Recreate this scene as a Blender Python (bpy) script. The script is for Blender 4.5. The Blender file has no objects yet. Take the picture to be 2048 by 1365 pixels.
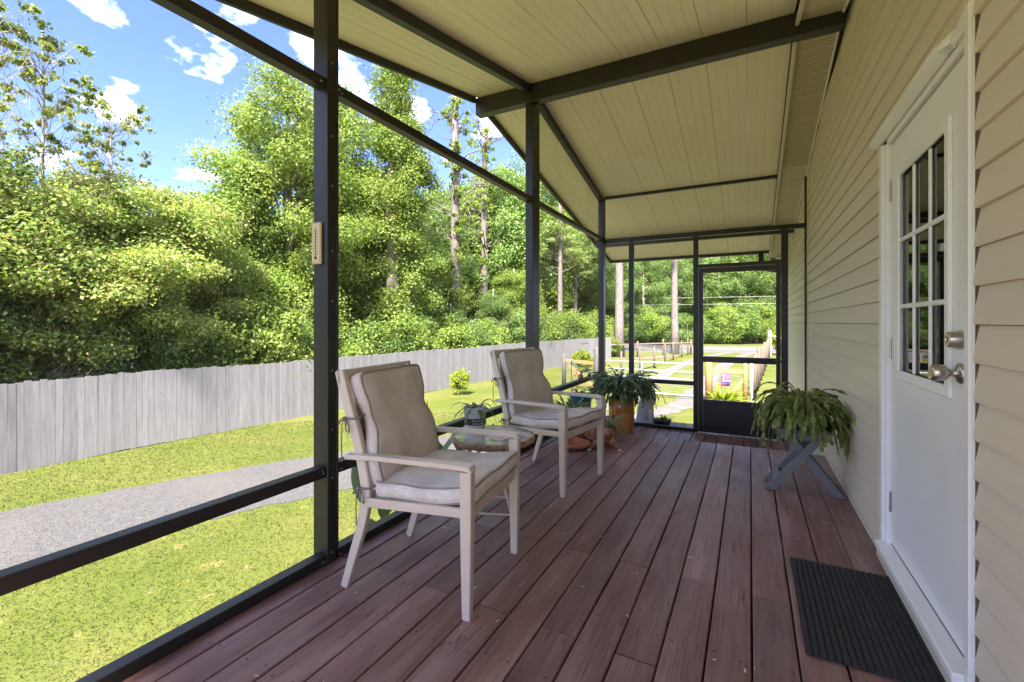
import bpy, bmesh, math, random
import numpy as np
from mathutils import Vector, Matrix
R = math.radians
sc = bpy.context.scene
C = sc.collection

# ------------------------------------------------------------------ camera, sky, sun, exposure
YAW = math.atan(476 / 910)
EYE = 1.21
cam = bpy.data.cameras.new('camera'); camo = bpy.data.objects.new('camera', cam); C.objects.link(camo)
camo.location = (0, 0, EYE); camo.rotation_euler = (R(90), 0, YAW)
cam.lens = 15.996; cam.sensor_width = 36; cam.shift_y = -37.5 / 2048
cam.clip_start = 0.05; cam.clip_end = 2000
sc.camera = camo
SUN_EL, SUN_AZ = 50, 17           # azimuth measured from -Y towards +X
sdir = Vector((math.sin(R(SUN_AZ)) * math.cos(R(SUN_EL)), -math.cos(R(SUN_AZ)) * math.cos(R(SUN_EL)), math.sin(R(SUN_EL))))
world = bpy.data.worlds.new('World'); sc.world = world; world.use_nodes = True
wn = world.node_tree; wn.nodes.clear()
def N(nt, t, **kw):
    n = nt.nodes.new(t)
    for k, v in kw.items():
        if k.startswith('i_'):
            n.inputs[k[2:].replace('_', ' ')].default_value = v
        else:
            setattr(n, k, v)
    return n
sky = N(wn, 'ShaderNodeTexSky', sky_type='NISHITA', sun_disc=False, sun_elevation=R(SUN_EL), sun_rotation=R(180 - SUN_AZ), air_density=1.0, dust_density=0.6, ozone_density=2.0)
tc = N(wn, 'ShaderNodeTexCoord'); sep = N(wn, 'ShaderNodeSeparateXYZ')
wn.links.new(tc.outputs['Generated'], sep.inputs[0])
za = N(wn, 'ShaderNodeMath', operation='ADD'); za.inputs[1].default_value = 0.22
wn.links.new(sep.outputs['Z'], za.inputs[0])
zm = N(wn, 'ShaderNodeMath', operation='MAXIMUM'); zm.inputs[1].default_value = 0.05; wn.links.new(za.outputs[0], zm.inputs[0])
cmb = N(wn, 'ShaderNodeCombineXYZ')
for a in 'XY':
    dv = N(wn, 'ShaderNodeMath', operation='DIVIDE'); wn.links.new(sep.outputs[a], dv.inputs[0]); wn.links.new(zm.outputs[0], dv.inputs[1]); wn.links.new(dv.outputs[0], cmb.inputs[a])
cmb.inputs['Z'].default_value = 3.1
nz = N(wn, 'ShaderNodeTexNoise'); nz.inputs['Scale'].default_value = 4.0; nz.inputs['Detail'].default_value = 9; nz.inputs['Roughness'].default_value = 0.52
wn.links.new(cmb.outputs[0], nz.inputs['Vector'])
cr = N(wn, 'ShaderNodeValToRGB'); cr.color_ramp.elements[0].position = 0.535; cr.color_ramp.elements[1].position = 0.78
wn.links.new(nz.outputs['Fac'], cr.inputs[0])
tint = N(wn, 'ShaderNodeMix', data_type='RGBA', blend_type='MULTIPLY'); tint.inputs[0].default_value = 1.0
tint.inputs[7].default_value = (0.42, 0.435, 0.66, 1); wn.links.new(sky.outputs[0], tint.inputs[6])
mx = N(wn, 'ShaderNodeMix', data_type='RGBA'); mx.inputs[7].default_value = (13.5, 13.4, 13.2, 1)
wn.links.new(cr.outputs[0], mx.inputs[0]); wn.links.new(tint.outputs[2], mx.inputs[6])
bg = N(wn, 'ShaderNodeBackground'); bg.inputs['Strength'].default_value = 0.05
wo = N(wn, 'ShaderNodeOutputWorld'); wn.links.new(mx.outputs[2], bg.inputs[0]); wn.links.new(bg.outputs[0], wo.inputs[0])
sl = bpy.data.lights.new('sun', 'SUN'); sl.energy = 2.15; sl.angle = R(9); sl.color = (1, 0.95, 0.86)
so = bpy.data.objects.new('sun', sl); C.objects.link(so); so.rotation_euler = sdir.to_track_quat('Z', 'Y').to_euler(); so.location = (0, -20, 40)
vs = sc.view_settings; vs.view_transform = 'Standard'; vs.look = 'None'; vs.exposure = 3.95; vs.gamma = 1.0; vs.use_curve_mapping = False
sc.cycles.use_denoising = True
sc.cycles.max_bounces = 8; sc.cycles.diffuse_bounces = 4; sc.cycles.transparent_max_bounces = 24; sc.cycles.glossy_bounces = 4; sc.cycles.transmission_bounces = 6
sc.cycles.sample_clamp_indirect = 6.0

# ------------------------------------------------------------------ helpers
rnd = random.Random(5)
GZ = -1.8                          # yard level; the porch deck is z = 0
CY, SY = math.cos(YAW), math.sin(YAW)
def ray(u, v):                     # photo pixel -> direction
    t = (u - 1024) / 910; return (t * CY - SY, t * SY + CY, -(v - 645) / 910)
def ground(u, v, z=GZ):
    d = ray(u, v); k = (z - EYE) / d[2]; return (d[0] * k, d[1] * k, z)
def at_depth(u, w):                # column of the photo at depth w -> ground point
    t = (u - 1024) / 910; return (w * (t * CY - SY), w * (t * SY + CY))
def at_x(u, x):
    d = ray(u, 645); k = x / d[0]; return (x, d[1] * k)

def tag(o, label=None, cat=None, group=None, kind=None):
    if label: o['label'] = label
    if cat: o['category'] = cat
    if group: o['group'] = group
    if kind: o['kind'] = kind
    return o
def thing(name, label, cat, loc=(0, 0, 0), rz=0, group=None, kind=None):
    o = bpy.data.objects.new(name, None); C.objects.link(o); o.location = loc; o.rotation_euler = (0, 0, rz); o.empty_display_size = 0.1
    return tag(o, label, cat, group, kind)
class MB:
    def __init__(s): s.v = []; s.f = []
    def add(s, vs_, fs):
        b = len(s.v); s.v += [tuple(p) for p in vs_]; s.f += [tuple(b + i for i in f) for f in fs]; return s
    def box(s, x0, x1, y0, y1, z0, z1):
        return s.add([(x0, y0, z0), (x1, y0, z0), (x1, y1, z0), (x0, y1, z0), (x0, y0, z1), (x1, y0, z1), (x1, y1, z1), (x0, y1, z1)],
                     [(0, 3, 2, 1), (4, 5, 6, 7), (0, 1, 5, 4), (1, 2, 6, 5), (2, 3, 7, 6), (3, 0, 4, 7)])
    def bar(s, p, q, w, h, up=(0, 0, 1)):          # rectangular bar from p to q
        p, q = Vector(p), Vector(q); d = (q - p).normalized(); sd = d.cross(Vector(up))
        if sd.length < 1e-5: sd = d.cross(Vector((1, 0, 0)))
        sd.normalize(); u = sd.cross(d).normalized(); sd *= w / 2; u *= h / 2
        vs_ = [e + a * sd + b * u for e in (p, q) for a, b in ((-1, -1), (1, -1), (1, 1), (-1, 1))]
        return s.add(vs_, [(3, 2, 1, 0), (4, 5, 6, 7), (0, 1, 5, 4), (1, 2, 6, 5), (2, 3, 7, 6), (3, 0, 4, 7)])
    def sweep(s, pts, secs):                        # pts: centres; secs: list of rings (same count) -> skin
        n = len(secs[0]); b = len(s.v)
        for r in secs: s.v += [tuple(p) for p in r]
        for i in range(len(secs) - 1):
            for j in range(n):
                k = (j + 1) % n; s.f.append((b + i * n + j, b + i * n + k, b + (i + 1) * n + k, b + (i + 1) * n + j))
        s.f.append(tuple(b + j for j in reversed(range(n)))); s.f.append(tuple(b + (len(secs) - 1) * n + j for j in range(n))); return s
    def tube(s, pts, rad, n=8, closed=False):
        pts = [Vector(p) for p in pts]; m = len(pts); rads = rad if isinstance(rad, (list, tuple)) else [rad] * m
        prev = None; rings = []
        for i, p in enumerate(pts):
            if closed: d = pts[(i + 1) % m] - pts[i - 1]
            else: d = pts[min(i + 1, m - 1)] - pts[max(i - 1, 0)]
            d.normalize()
            if prev is None: a = d.orthogonal().normalized()
            else:
                a = prev - d * prev.dot(d); a = a.normalized() if a.length > 1e-6 else d.orthogonal().normalized()
            prev = a; bb = d.cross(a)
            rings.append([p + rads[i] * (math.cos(t) * a + math.sin(t) * bb) for t in (2 * math.pi * k / n for k in range(n))])
        if closed:
            b = len(s.v)
            for r in rings: s.v += [tuple(p) for p in r]
            for i in range(m):
                for j in range(n):
                    k = (j + 1) % n; i2 = (i + 1) % m
                    s.f.append((b + i * n + j, b + i * n + k, b + i2 * n + k, b + i2 * n + j))
            return s
        return s.sweep(pts, rings)
    def lathe(s, prof, c=(0, 0, 0), n=24, wob=None):
        rings = []
        for r, z in prof:
            rings.append([(c[0] + r * math.cos(t) * (1 if not wob else 1 + wob(t, z)), c[1] + r * math.sin(t) * (1 if not wob else 1 + wob(t, z)), c[2] + z) for t in (2 * math.pi * k / n for k in range(n))])
        return s.sweep(None, rings)
    def ribbon(s, pts, widths, side, fold=0.0):     # flat strap leaf along pts; side: width direction
        side = Vector(side).normalized(); b = len(s.v)
        for i, p in enumerate(pts):
            p = Vector(p); d = (Vector(pts[min(i + 1, len(pts) - 1)]) - Vector(pts[max(i - 1, 0)])).normalized()
            w = side - d * side.dot(d); w.normalize(); up = w.cross(d)
            s.v += [tuple(p - w * widths[i] / 2 + up * fold * widths[i]), tuple(p), tuple(p + w * widths[i] / 2 + up * fold * widths[i])]
        for i in range(len(pts) - 1):
            a = b + 3 * i; s.f += [(a, a + 1, a + 4, a + 3), (a + 1, a + 2, a + 5, a + 4)]
        return s
    def mesh(s, name, mat=None, off=(0, 0, 0), smooth=False, bevel=0, seg=1):
        me = bpy.data.meshes.new(name); me.from_pydata([(x - off[0], y - off[1], z - off[2]) for x, y, z in s.v], [], s.f)
        if bevel:
            bm = bmesh.new(); bm.from_mesh(me); bmesh.ops.bevel(bm, geom=bm.edges[:], offset=bevel, segments=seg, affect='EDGES', profile=0.6, clamp_overlap=True); bm.to_mesh(me); bm.free()
        if mat: me.materials.append(mat)
        if smooth: me.polygons.foreach_set('use_smooth', [True] * len(me.polygons))
        return me
    def build(s, name, mat, parent=None, off=None, **kw):
        if off is None:
            off = (0, 0, 0); p = parent
            while p is not None: off = tuple(off[i] + p.location[i] for i in range(3)); p = p.parent
            if kw.pop('local', False): off = (0, 0, 0)
        o = bpy.data.objects.new(name, s.mesh(name, mat, off, **kw)); C.objects.link(o)
        if parent: o.parent = parent
        return o
def inst(name, me, parent=None, loc=(0, 0, 0), rot=(0, 0, 0), scale=(1, 1, 1)):
    o = bpy.data.objects.new(name, me); C.objects.link(o); o.location = loc; o.rotation_euler = rot; o.scale = scale
    if parent: o.parent = parent
    return o
def copy_tree(o, parent=None):
    c = o.copy(); C.objects.link(c); c.parent = parent
    for ch in list(o.children): copy_tree(ch, c)
    return c

# ------------------------------------------------------------------ materials
def newmat(name):
    m = bpy.data.materials.new(name); m.use_nodes = True; nt = m.node_tree
    return m, nt, nt.nodes['Principled BSDF']
def rgba(c): return (c[0], c[1], c[2], 1)
def coords(nt, scale=(1, 1, 1), rand=True, kind='Object'):
    t = N(nt, 'ShaderNodeTexCoord'); mp = N(nt, 'ShaderNodeMapping'); mp.inputs['Scale'].default_value = scale
    src = t.outputs[kind]
    if rand:
        oi = N(nt, 'ShaderNodeObjectInfo'); ml = N(nt, 'ShaderNodeMath', operation='MULTIPLY'); ml.inputs[1].default_value = 37.0
        nt.links.new(oi.outputs['Random'], ml.inputs[0]); va = N(nt, 'ShaderNodeVectorMath', operation='ADD')
        nt.links.new(src, va.inputs[0]); nt.links.new(ml.outputs[0], va.inputs[1]); src = va.outputs[0]
    nt.links.new(src, mp.inputs['Vector']); return mp.outputs[0]
def noise(nt, vec, scale, detail=4, rough=0.55):
    n = N(nt, 'ShaderNodeTexNoise'); n.inputs['Scale'].default_value = scale; n.inputs['Detail'].default_value = detail; n.inputs['Roughness'].default_value = rough
    if vec is not None: nt.links.new(vec, n.inputs['Vector'])
    return n.outputs['Fac']
def ramp(nt, fac, stops):
    r = N(nt, 'ShaderNodeValToRGB'); e = r.color_ramp.elements
    while len(e) < len(stops): e.new(0.5)
    for el, (p, c) in zip(e, stops):
        el.position = p; el.color = rgba(c) if hasattr(c, '__len__') else (c, c, c, 1)
    nt.links.new(fac, r.inputs[0]); return r.outputs[0]
def mix(nt, fac, a, b, blend='MIX'):
    m = N(nt, 'ShaderNodeMix', data_type='RGBA', blend_type=blend)
    for i, val in ((0, fac), (6, a), (7, b)):
        if hasattr(val, 'is_output') or isinstance(val, bpy.types.NodeSocket): nt.links.new(val, m.inputs[i])
        elif i == 0: m.inputs[0].default_value = val
        else: m.inputs[i].default_value = rgba(val)
    return m.outputs[2]
def bump(nt, fac, bsdf, dist=0.002, strength=1.0):
    b = N(nt, 'ShaderNodeBump'); b.inputs['Distance'].default_value = dist; b.inputs['Strength'].default_value = strength
    nt.links.new(fac, b.inputs['Height']); nt.links.new(b.outputs[0], bsdf.inputs['Normal'])
def simple(name, col, rough=0.5, var=0.15, scale=6, metal=0, bmp=0, spec=0.5, sc3=(1, 1, 1), dirt=None):
    m, nt, b = newmat(name); vec = coords(nt, sc3); f = noise(nt, vec, scale, 5)
    lo = [c * (1 - var) for c in col]; hi = [min(1, c * (1 + var)) for c in col]
    c = ramp(nt, f, [(0.3, lo), (0.7, hi)])
    if dirt:
        f2 = noise(nt, vec, dirt[1], 7, 0.65); c = mix(nt, ramp(nt, f2, [(dirt[2], 0.0), (dirt[2] + 0.1, 1.0)]), c, dirt[0])
    nt.links.new(c, b.inputs['Base Color']); b.inputs['Roughness'].default_value = rough; b.inputs['Metallic'].default_value = metal; b.inputs['Specular IOR Level'].default_value = spec
    if bmp: bump(nt, noise(nt, vec, scale * 12, 3), b, bmp)
    return m
def leafmat(name, cols, trans=0.5, rough=0.55, objvar=0.25):
    m, nt, b = newmat(name)
    g = N(nt, 'ShaderNodeNewGeometry'); oi = N(nt, 'ShaderNodeObjectInfo')
    c = ramp(nt, g.outputs['Random Per Island'], [(i / (len(cols) - 1), c_) for i, c_ in enumerate(cols)])
    hs = N(nt, 'ShaderNodeHueSaturation'); nt.links.new(c, hs.inputs['Color'])
    mr = N(nt, 'ShaderNodeMapRange'); mr.inputs['To Min'].default_value = 1 - objvar; mr.inputs['To Max'].default_value = 1 + objvar; nt.links.new(oi.outputs['Random'], mr.inputs['Value']); nt.links.new(mr.outputs[0], hs.inputs['Value'])
    t = N(nt, 'ShaderNodeTexCoord'); f = noise(nt, t.outputs['Object'], 0.45, 3)
    c2 = mix(nt, ramp(nt, f, [(0.35, 0.0), (0.65, 0.8)]), hs.outputs[0], (0.6, 0.78, 0.5), 'MULTIPLY')
    b.inputs['Roughness'].default_value = rough; b.inputs['Specular IOR Level'].default_value = 0.3
    nt.links.new(c2, b.inputs['Base Color'])
    tr = N(nt, 'ShaderNodeBsdfTranslucent'); c3 = mix(nt, 1.0, c2, (1.15, 1.12, 0.7), 'MULTIPLY'); nt.links.new(c3, tr.inputs['Color'])
    ms = N(nt, 'ShaderNodeMixShader'); ms.inputs[0].default_value = trans
    nt.links.new(b.outputs[0], ms.inputs[1]); nt.links.new(tr.outputs[0], ms.inputs[2]); nt.links.new(ms.outputs[0], nt.nodes['Material Output'].inputs['Surface'])
    return m

def deckmat():
    m, nt, b = newmat('stained_deck_wood')
    v = coords(nt, (1, 1, 1)); vs1 = coords(nt, (7, 1.1, 7)); vs2 = coords(nt, (95, 3.2, 95)); vs3 = coords(nt, (38, 1.6, 38))
    c = ramp(nt, noise(nt, vs1, 1.4, 5), [(0.28, (0.17, 0.085, 0.072)), (0.5, (0.245, 0.131, 0.108)), (0.72, (0.335, 0.21, 0.176))])
    oi = N(nt, 'ShaderNodeObjectInfo'); mr = N(nt, 'ShaderNodeMapRange'); mr.inputs['To Min'].default_value = 0.78; mr.inputs['To Max'].default_value = 1.15; nt.links.new(oi.outputs['Random'], mr.inputs['Value'])
    c = mix(nt, 1.0, c, mr.outputs[0], 'MULTIPLY')
    gr = noise(nt, vs2, 1.0, 4, 0.6)
    c = mix(nt, 0.75, c, ramp(nt, gr, [(0.3, 0.55), (0.55, 1.0)]), 'MULTIPLY')
    crk = noise(nt, vs3, 1.0, 2, 0.5)
    ck = ramp(nt, crk, [(0.5, 0.0), (0.512, 1.0), (0.524, 0.0)])
    msk = ramp(nt, noise(nt, v, 2.6, 3), [(0.5, 0.0), (0.62, 1.0)])
    ckm = mix(nt, 1.0, ck, msk, 'MULTIPLY')
    c = mix(nt, ckm, c, (0.03, 0.016, 0.016))
    sp = ramp(nt, noise(nt, coords(nt, (30, 9, 30)), 2.4, 6, 0.7), [(0.69, 0.0), (0.73, 0.8)])
    sp = mix(nt, 1.0, sp, ramp(nt, noise(nt, v, 1.7, 2), [(0.5, 0.0), (0.62, 1.0)]), 'MULTIPLY')
    c = mix(nt, sp, c, (0.42, 0.37, 0.36))
    og = ramp(nt, noise(nt, coords(nt, (60, 8, 60)), 1.2, 5, 0.7), [(0.66, 0.0), (0.69, 1.0)])
    og = mix(nt, 1.0, og, ramp(nt, noise(nt, v, 1.3, 2), [(0.56, 0.0), (0.64, 1.0)]), 'MULTIPLY')
    c = mix(nt, og, c, (0.40, 0.19, 0.08))
    gp = ramp(nt, noise(nt, coords(nt, (2.2, 1.2, 2)), 1.0, 4), [(0.5, 0.0), (0.75, 0.5)])
    c = mix(nt, gp, c, (0.27, 0.20, 0.19))
    nt.links.new(c, b.inputs['Base Color'])
    rr = ramp(nt, noise(nt, v, 3, 4), [(0.3, 0.36), (0.7, 0.58)]); nt.links.new(rr, b.inputs['Roughness']); b.inputs['Specular IOR Level'].default_value = 0.35
    hb = mix(nt, 1.0, ramp(nt, gr, [(0.3, 0.3), (0.6, 1.0)]), ramp(nt, ckm, [(0, 1.0), (1, 0.0)]), 'MULTIPLY')
    bump(nt, hb, b, 0.0022, 0.8); return m
M = {}
M['deck'] = deckmat()
M['bronze'] = simple('bronze_aluminium', (0.017, 0.0155, 0.0135), 0.42, 0.2, 9, spec=0.4, dirt=((0.12, 0.10, 0.085), 55, 0.735), bmp=0.0004)
M['bronze2'] = simple('bronze_beam', (0.026, 0.021, 0.016), 0.45, 0.2, 5, dirt=((0.10, 0.08, 0.06), 35, 0.74))
M['ceil'] = simple('cream_ceiling_panel', (0.89, 0.785, 0.61), 0.45, 0.03, 1.4, dirt=((0.74, 0.64, 0.46), 3, 0.74))
M['vinyl'] = simple('tan_vinyl_siding', (0.73, 0.625, 0.495), 0.5, 0.04, 1.2, bmp=0.0006, sc3=(1, 0.25, 1), dirt=((0.54, 0.45, 0.33), 2.5, 0.68))
M['soffit'] = simple('tan_vinyl_soffit', (0.60, 0.51, 0.37), 0.5, 0.06, 2)
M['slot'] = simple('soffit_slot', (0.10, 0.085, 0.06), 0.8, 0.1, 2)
M['white'] = simple('white_paint', (0.88, 0.865, 0.84), 0.42, 0.03, 3, bmp=0.0005, dirt=((0.55, 0.54, 0.5), 7, 0.74))
M['trim'] = simple('white_vinyl_trim', (0.84, 0.82, 0.79), 0.4, 0.04, 4, dirt=((0.5, 0.47, 0.42), 9, 0.72))
M['trim2'] = simple('cream_trim', (0.66, 0.6, 0.47), 0.5, 0.05, 4)
M['nickel'] = simple('brushed_nickel', (0.52, 0.49, 0.44), 0.28, 0.1, 30, metal=1.0)
M['dark'] = simple('dark_gap', (0.02, 0.018, 0.016), 0.8, 0.2, 5)
M['chair'] = simple('beige_painted_aluminium', (0.56, 0.48, 0.385), 0.42, 0.06, 8, dirt=((0.36, 0.27, 0.17), 22, 0.74))
M['rubber'] = simple('black_rubber', (0.022, 0.022, 0.023), 0.75, 0.3, 30, bmp=0.001, dirt=((0.2, 0.19, 0.18), 60, 0.76))
M['greywood'] = simple('grey_painted_wood', (0.135, 0.137, 0.138), 0.55, 0.1, 6, bmp=0.0006, sc3=(1, 6, 1))
M['terracotta'] = simple('terracotta', (0.40, 0.15, 0.07), 0.7, 0.2, 9, dirt=((0.5, 0.4, 0.32), 14, 0.66))
M['soil'] = simple('potting_soil', (0.045, 0.03, 0.02), 0.95, 0.4, 40, bmp=0.004)
M['bluepot'] = simple('teal_glazed_pot', (0.02, 0.14, 0.22), 0.2, 0.2, 6)
M['blackpot'] = simple('black_plastic_pot', (0.02, 0.02, 0.022), 0.5, 0.2, 10)
M['greypot'] = simple('grey_pot', (0.42, 0.43, 0.45), 0.5, 0.08, 6)
M['potband'] = simple('black_label_band', (0.025, 0.025, 0.028), 0.5, 0.1, 6)
M['ink'] = simple('pale_lettering', (0.62, 0.62, 0.6), 0.6, 0.05, 6)
M['inkdark'] = simple('black_lettering', (0.03, 0.025, 0.02), 0.6, 0.05, 6)
M['greenplastic'] = simple('dark_green_plastic', (0.012, 0.09, 0.045), 0.35, 0.2, 6)
M['stone'] = simple('weathered_grey_stone', (0.60, 0.60, 0.60), 0.7, 0.22, 8, bmp=0.002, dirt=((0.2, 0.19, 0.18), 12, 0.58))
M['thermo'] = simple('tan_thermometer', (0.52, 0.40, 0.22), 0.5, 0.05, 8)
M['thermo2'] = simple('thermometer_face', (0.62, 0.50, 0.30), 0.5, 0.04, 8)
M['galv'] = simple('galvanised_tube', (0.62, 0.63, 0.64), 0.38, 0.1, 20, metal=0.6)
M['pine'] = simple('yellow_pine_post', (0.30, 0.16, 0.06), 0.7, 0.22, 3, sc3=(12, 12, 1), bmp=0.001)
M['oldpost'] = simple('weathered_post', (0.15, 0.105, 0.075), 0.85, 0.3, 3, sc3=(12, 12, 1), bmp=0.003)
M['greypost'] = simple('grey_weathered_post', (0.09, 0.08, 0.077), 0.85, 0.3, 3, sc3=(12, 12, 1), bmp=0.003)
M['wire'] = simple('fence_wire', (0.25, 0.25, 0.25), 0.5, 0.1, 6, metal=0.5)
M['asphalt'] = simple('asphalt', (0.10, 0.096, 0.098), 0.9, 0.2, 3)
M['sand'] = simple('sandy_track', (0.10, 0.088, 0.077), 0.95, 0.22, 1.5, bmp=0.006, dirt=((0.13, 0.11, 0.07), 4, 0.6))
M['mulch'] = simple('red_mulch', (0.20, 0.085, 0.05), 0.95, 0.35, 12, bmp=0.01)
M['brush'] = simple('dead_brush', (0.30, 0.24, 0.19), 0.9, 0.3, 3)
M['roofing'] = simple('brown_shingle', (0.11, 0.09, 0.075), 0.9, 0.3, 20, bmp=0.004)
M['neighbour'] = simple('pale_grey_siding', (0.55, 0.53, 0.5), 0.7, 0.08, 2)
M['rope'] = simple('faded_cloth_tie', (0.20, 0.17, 0.14), 0.9, 0.2, 30)
M['piping'] = simple('cushion_piping', (0.25, 0.225, 0.19), 0.9, 0.2, 30)
M['straw'] = simple('pale_cord', (0.6, 0.55, 0.45), 0.8, 0.1, 30)
def figmat():
    m, nt, b = newmat('carved_brown_wood'); v = coords(nt); f = noise(nt, v, 14, 5)
    nt.links.new(ramp(nt, f, [(0.3, (0.10, 0.045, 0.02)), (0.55, (0.28, 0.13, 0.06)), (0.75, (0.42, 0.25, 0.13))]), b.inputs['Base Color']); b.inputs['Roughness'].default_value = 0.4; bump(nt, f, b, 0.004); return m
M['figure'] = figmat()
def logmat():
    m, nt, b = newmat('varnished_log'); v = coords(nt, (9, 9, 1.3)); f = noise(nt, v, 1.6, 6, 0.6); v2 = coords(nt, (1, 1, 0.8)); f2 = noise(nt, v2, 5, 3)
    c = ramp(nt, f, [(0.3, (0.33, 0.115, 0.02)), (0.5, (0.56, 0.22, 0.045)), (0.7, (0.70, 0.33, 0.085))])
    c = mix(nt, ramp(nt, f2, [(0.62, 0.0), (0.72, 0.9)]), c, (0.05, 0.02, 0.008))
    nt.links.new(c, b.inputs['Base Color']); b.inputs['Roughness'].default_value = 0.22; b.inputs['Coat Weight'].default_value = 0.5; b.inputs['Coat Roughness'].default_value = 0.15; bump(nt, f, b, 0.004); return m
M['log'] = logmat()
def rustmat():
    m, nt, b = newmat('rusted_painted_iron'); v = coords(nt); f = noise(nt, v, 26, 6, 0.65)
    c = ramp(nt, f, [(0.35, (0.40, 0.33, 0.24)), (0.5, (0.30, 0.19, 0.10)), (0.62, (0.15, 0.065, 0.03))]); nt.links.new(c, b.inputs['Base Color']); b.inputs['Roughness'].default_value = 0.8; bump(nt, f, b, 0.002); return m
M['rust'] = rustmat()
M['ironpaint'] = simple('cream_painted_iron', (0.52, 0.44, 0.30), 0.55, 0.1, 9, dirt=((0.2, 0.09, 0.04), 25, 0.6))
def fabricmat():
    m, nt, b = newmat('woven_cushion_fabric'); t = N(nt, 'ShaderNodeTexCoord')
    mp = N(nt, 'ShaderNodeMapping'); nt.links.new(t.outputs['Object'], mp.inputs[0]); v = mp.outputs[0]
    def wv(scale):
        mpp = N(nt, 'ShaderNodeMapping'); mpp.inputs['Scale'].default_value = scale; nt.links.new(t.outputs['Object'], mpp.inputs[0]); return noise(nt, mpp.outputs[0], 1.0, 3, 0.7)
    w1 = wv((30, 420, 30)); w2 = wv((420, 30, 420))
    mm = N(nt, 'ShaderNodeMath', operation='ADD'); nt.links.new(w1, mm.inputs[0]); nt.links.new(w2, mm.inputs[1])
    hv = N(nt, 'ShaderNodeMath', operation='MULTIPLY'); hv.inputs[1].default_value = 0.5; nt.links.new(mm.outputs[0], hv.inputs[0])
    c = ramp(nt, hv.outputs[0], [(0.36, (0.50, 0.45, 0.385)), (0.52, (0.66, 0.615, 0.55)), (0.66, (0.78, 0.745, 0.68))])
    st = ramp(nt, noise(nt, v, 4.2, 4), [(0.42, 0.0), (0.7, 0.75)])
    c = mix(nt, st, c, (0.40, 0.335, 0.26))
    nt.links.new(c, b.inputs['Base Color']); b.inputs['Roughness'].default_value = 0.95; b.inputs['Specular IOR Level'].default_value = 0.15; b.inputs['Sheen Weight'].default_value = 0.2
    bump(nt, hv.outputs[0], b, 0.0012); return m
M['fabric'] = fabricmat()
M['fabric_back'] = M['fabric'].copy(); M['fabric_back'].name = 'stained_back_fabric'
for n_ in M['fabric_back'].node_tree.nodes:
    if n_.type == 'VALTORGB' and abs(n_.color_ramp.elements[0].position - 0.42) < 0.01: n_.color_ramp.elements[0].position = 0.25; n_.color_ramp.elements[1].position = 0.65; n_.color_ramp.elements[1].color = (0.55, 0.55, 0.55, 1)
def glassmat():
    m, nt, b = newmat('clear_glass'); b.inputs['Base Color'].default_value = (0.9, 0.95, 0.93, 1); b.inputs['Roughness'].default_value = 0.0; b.inputs['Transmission Weight'].default_value = 1.0; b.inputs['IOR'].default_value = 1.45
    tr = N(nt, 'ShaderNodeBsdfTransparent'); tr.inputs[0].default_value = (0.8, 0.84, 0.82, 1); gl = N(nt, 'ShaderNodeBsdfGlossy'); gl.inputs['Roughness'].default_value = 0.01
    fr = N(nt, 'ShaderNodeFresnel'); fr.inputs[0].default_value = 1.6; ms = N(nt, 'ShaderNodeMixShader'); nt.links.new(fr.outputs[0], ms.inputs[0]); nt.links.new(tr.outputs[0], ms.inputs[1]); nt.links.new(gl.outputs[0], ms.inputs[2]); nt.links.new(ms.outputs[0], nt.nodes['Material Output'].inputs[0]); return m
M['glass'] = glassmat()
def tableglass():
    m, nt, b = newmat('textured_table_glass'); v = coords(nt); f = noise(nt, v, 9, 6)
    c = ramp(nt, f, [(0.35, (0.22, 0.26, 0.22)), (0.5, (0.42, 0.46, 0.40)), (0.65, (0.60, 0.60, 0.50))]); nt.links.new(c, b.inputs['Base Color'])
    b.inputs['Roughness'].default_value = 0.12; b.inputs['Coat Weight'].default_value = 1.0; b.inputs['Coat Roughness'].default_value = 0.04; bump(nt, noise(nt, v, 60, 2), b, 0.0008); return m
M['tglass'] = tableglass()
def screenmat(name, dens, col):
    m, nt, b = newmat(name); tr = N(nt, 'ShaderNodeBsdfTransparent'); df = N(nt, 'ShaderNodeBsdfDiffuse'); df.inputs[0].default_value = rgba(col)
    f = noise(nt, coords(nt), 2.2, 4); rr = ramp(nt, f, [(0.3, dens * 0.8), (0.7, dens * 1.25)])
    ms = N(nt, 'ShaderNodeMixShader'); nt.links.new(rr, ms.inputs[0]); nt.links.new(tr.outputs[0], ms.inputs[1]); nt.links.new(df.outputs[0], ms.inputs[2]); nt.links.new(ms.outputs[0], nt.nodes['Material Output'].inputs[0]); return m
M['screen'] = screenmat('insect_screen', 0.05, (0.30, 0.30, 0.28))
M['screen2'] = screenmat('hazy_insect_screen', 0.19, (0.42, 0.40, 0.34))  # haze of mesh at a glancing angle, put into density and colour
def lawnmat():
    m, nt, b = newmat('lawn_turf'); v = coords(nt, rand=False)
    c = ramp(nt, noise(nt, v, 0.55, 5), [(0.3, (0.064, 0.080, 0.013)), (0.5, (0.086, 0.097, 0.020)), (0.7, (0.110, 0.106, 0.031))])
    c = mix(nt, ramp(nt, noise(nt, v, 38, 4, 0.7), [(0.3, 0.3), (0.62, 0.0)]), c, (0.07, 0.082, 0.013))
    c = mix(nt, ramp(nt, noise(nt, v, 2.3, 5, 0.65), [(0.6, 0.0), (0.76, 0.7)]), c, (0.27, 0.20, 0.085))
    nt.links.new(c, b.inputs['Base Color']); b.inputs['Roughness'].default_value = 0.95; b.inputs['Specular IOR Level'].default_value = 0.1; bump(nt, noise(nt, v, 45, 4), b, 0.015); return m
M['lawn'] = lawnmat()
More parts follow.
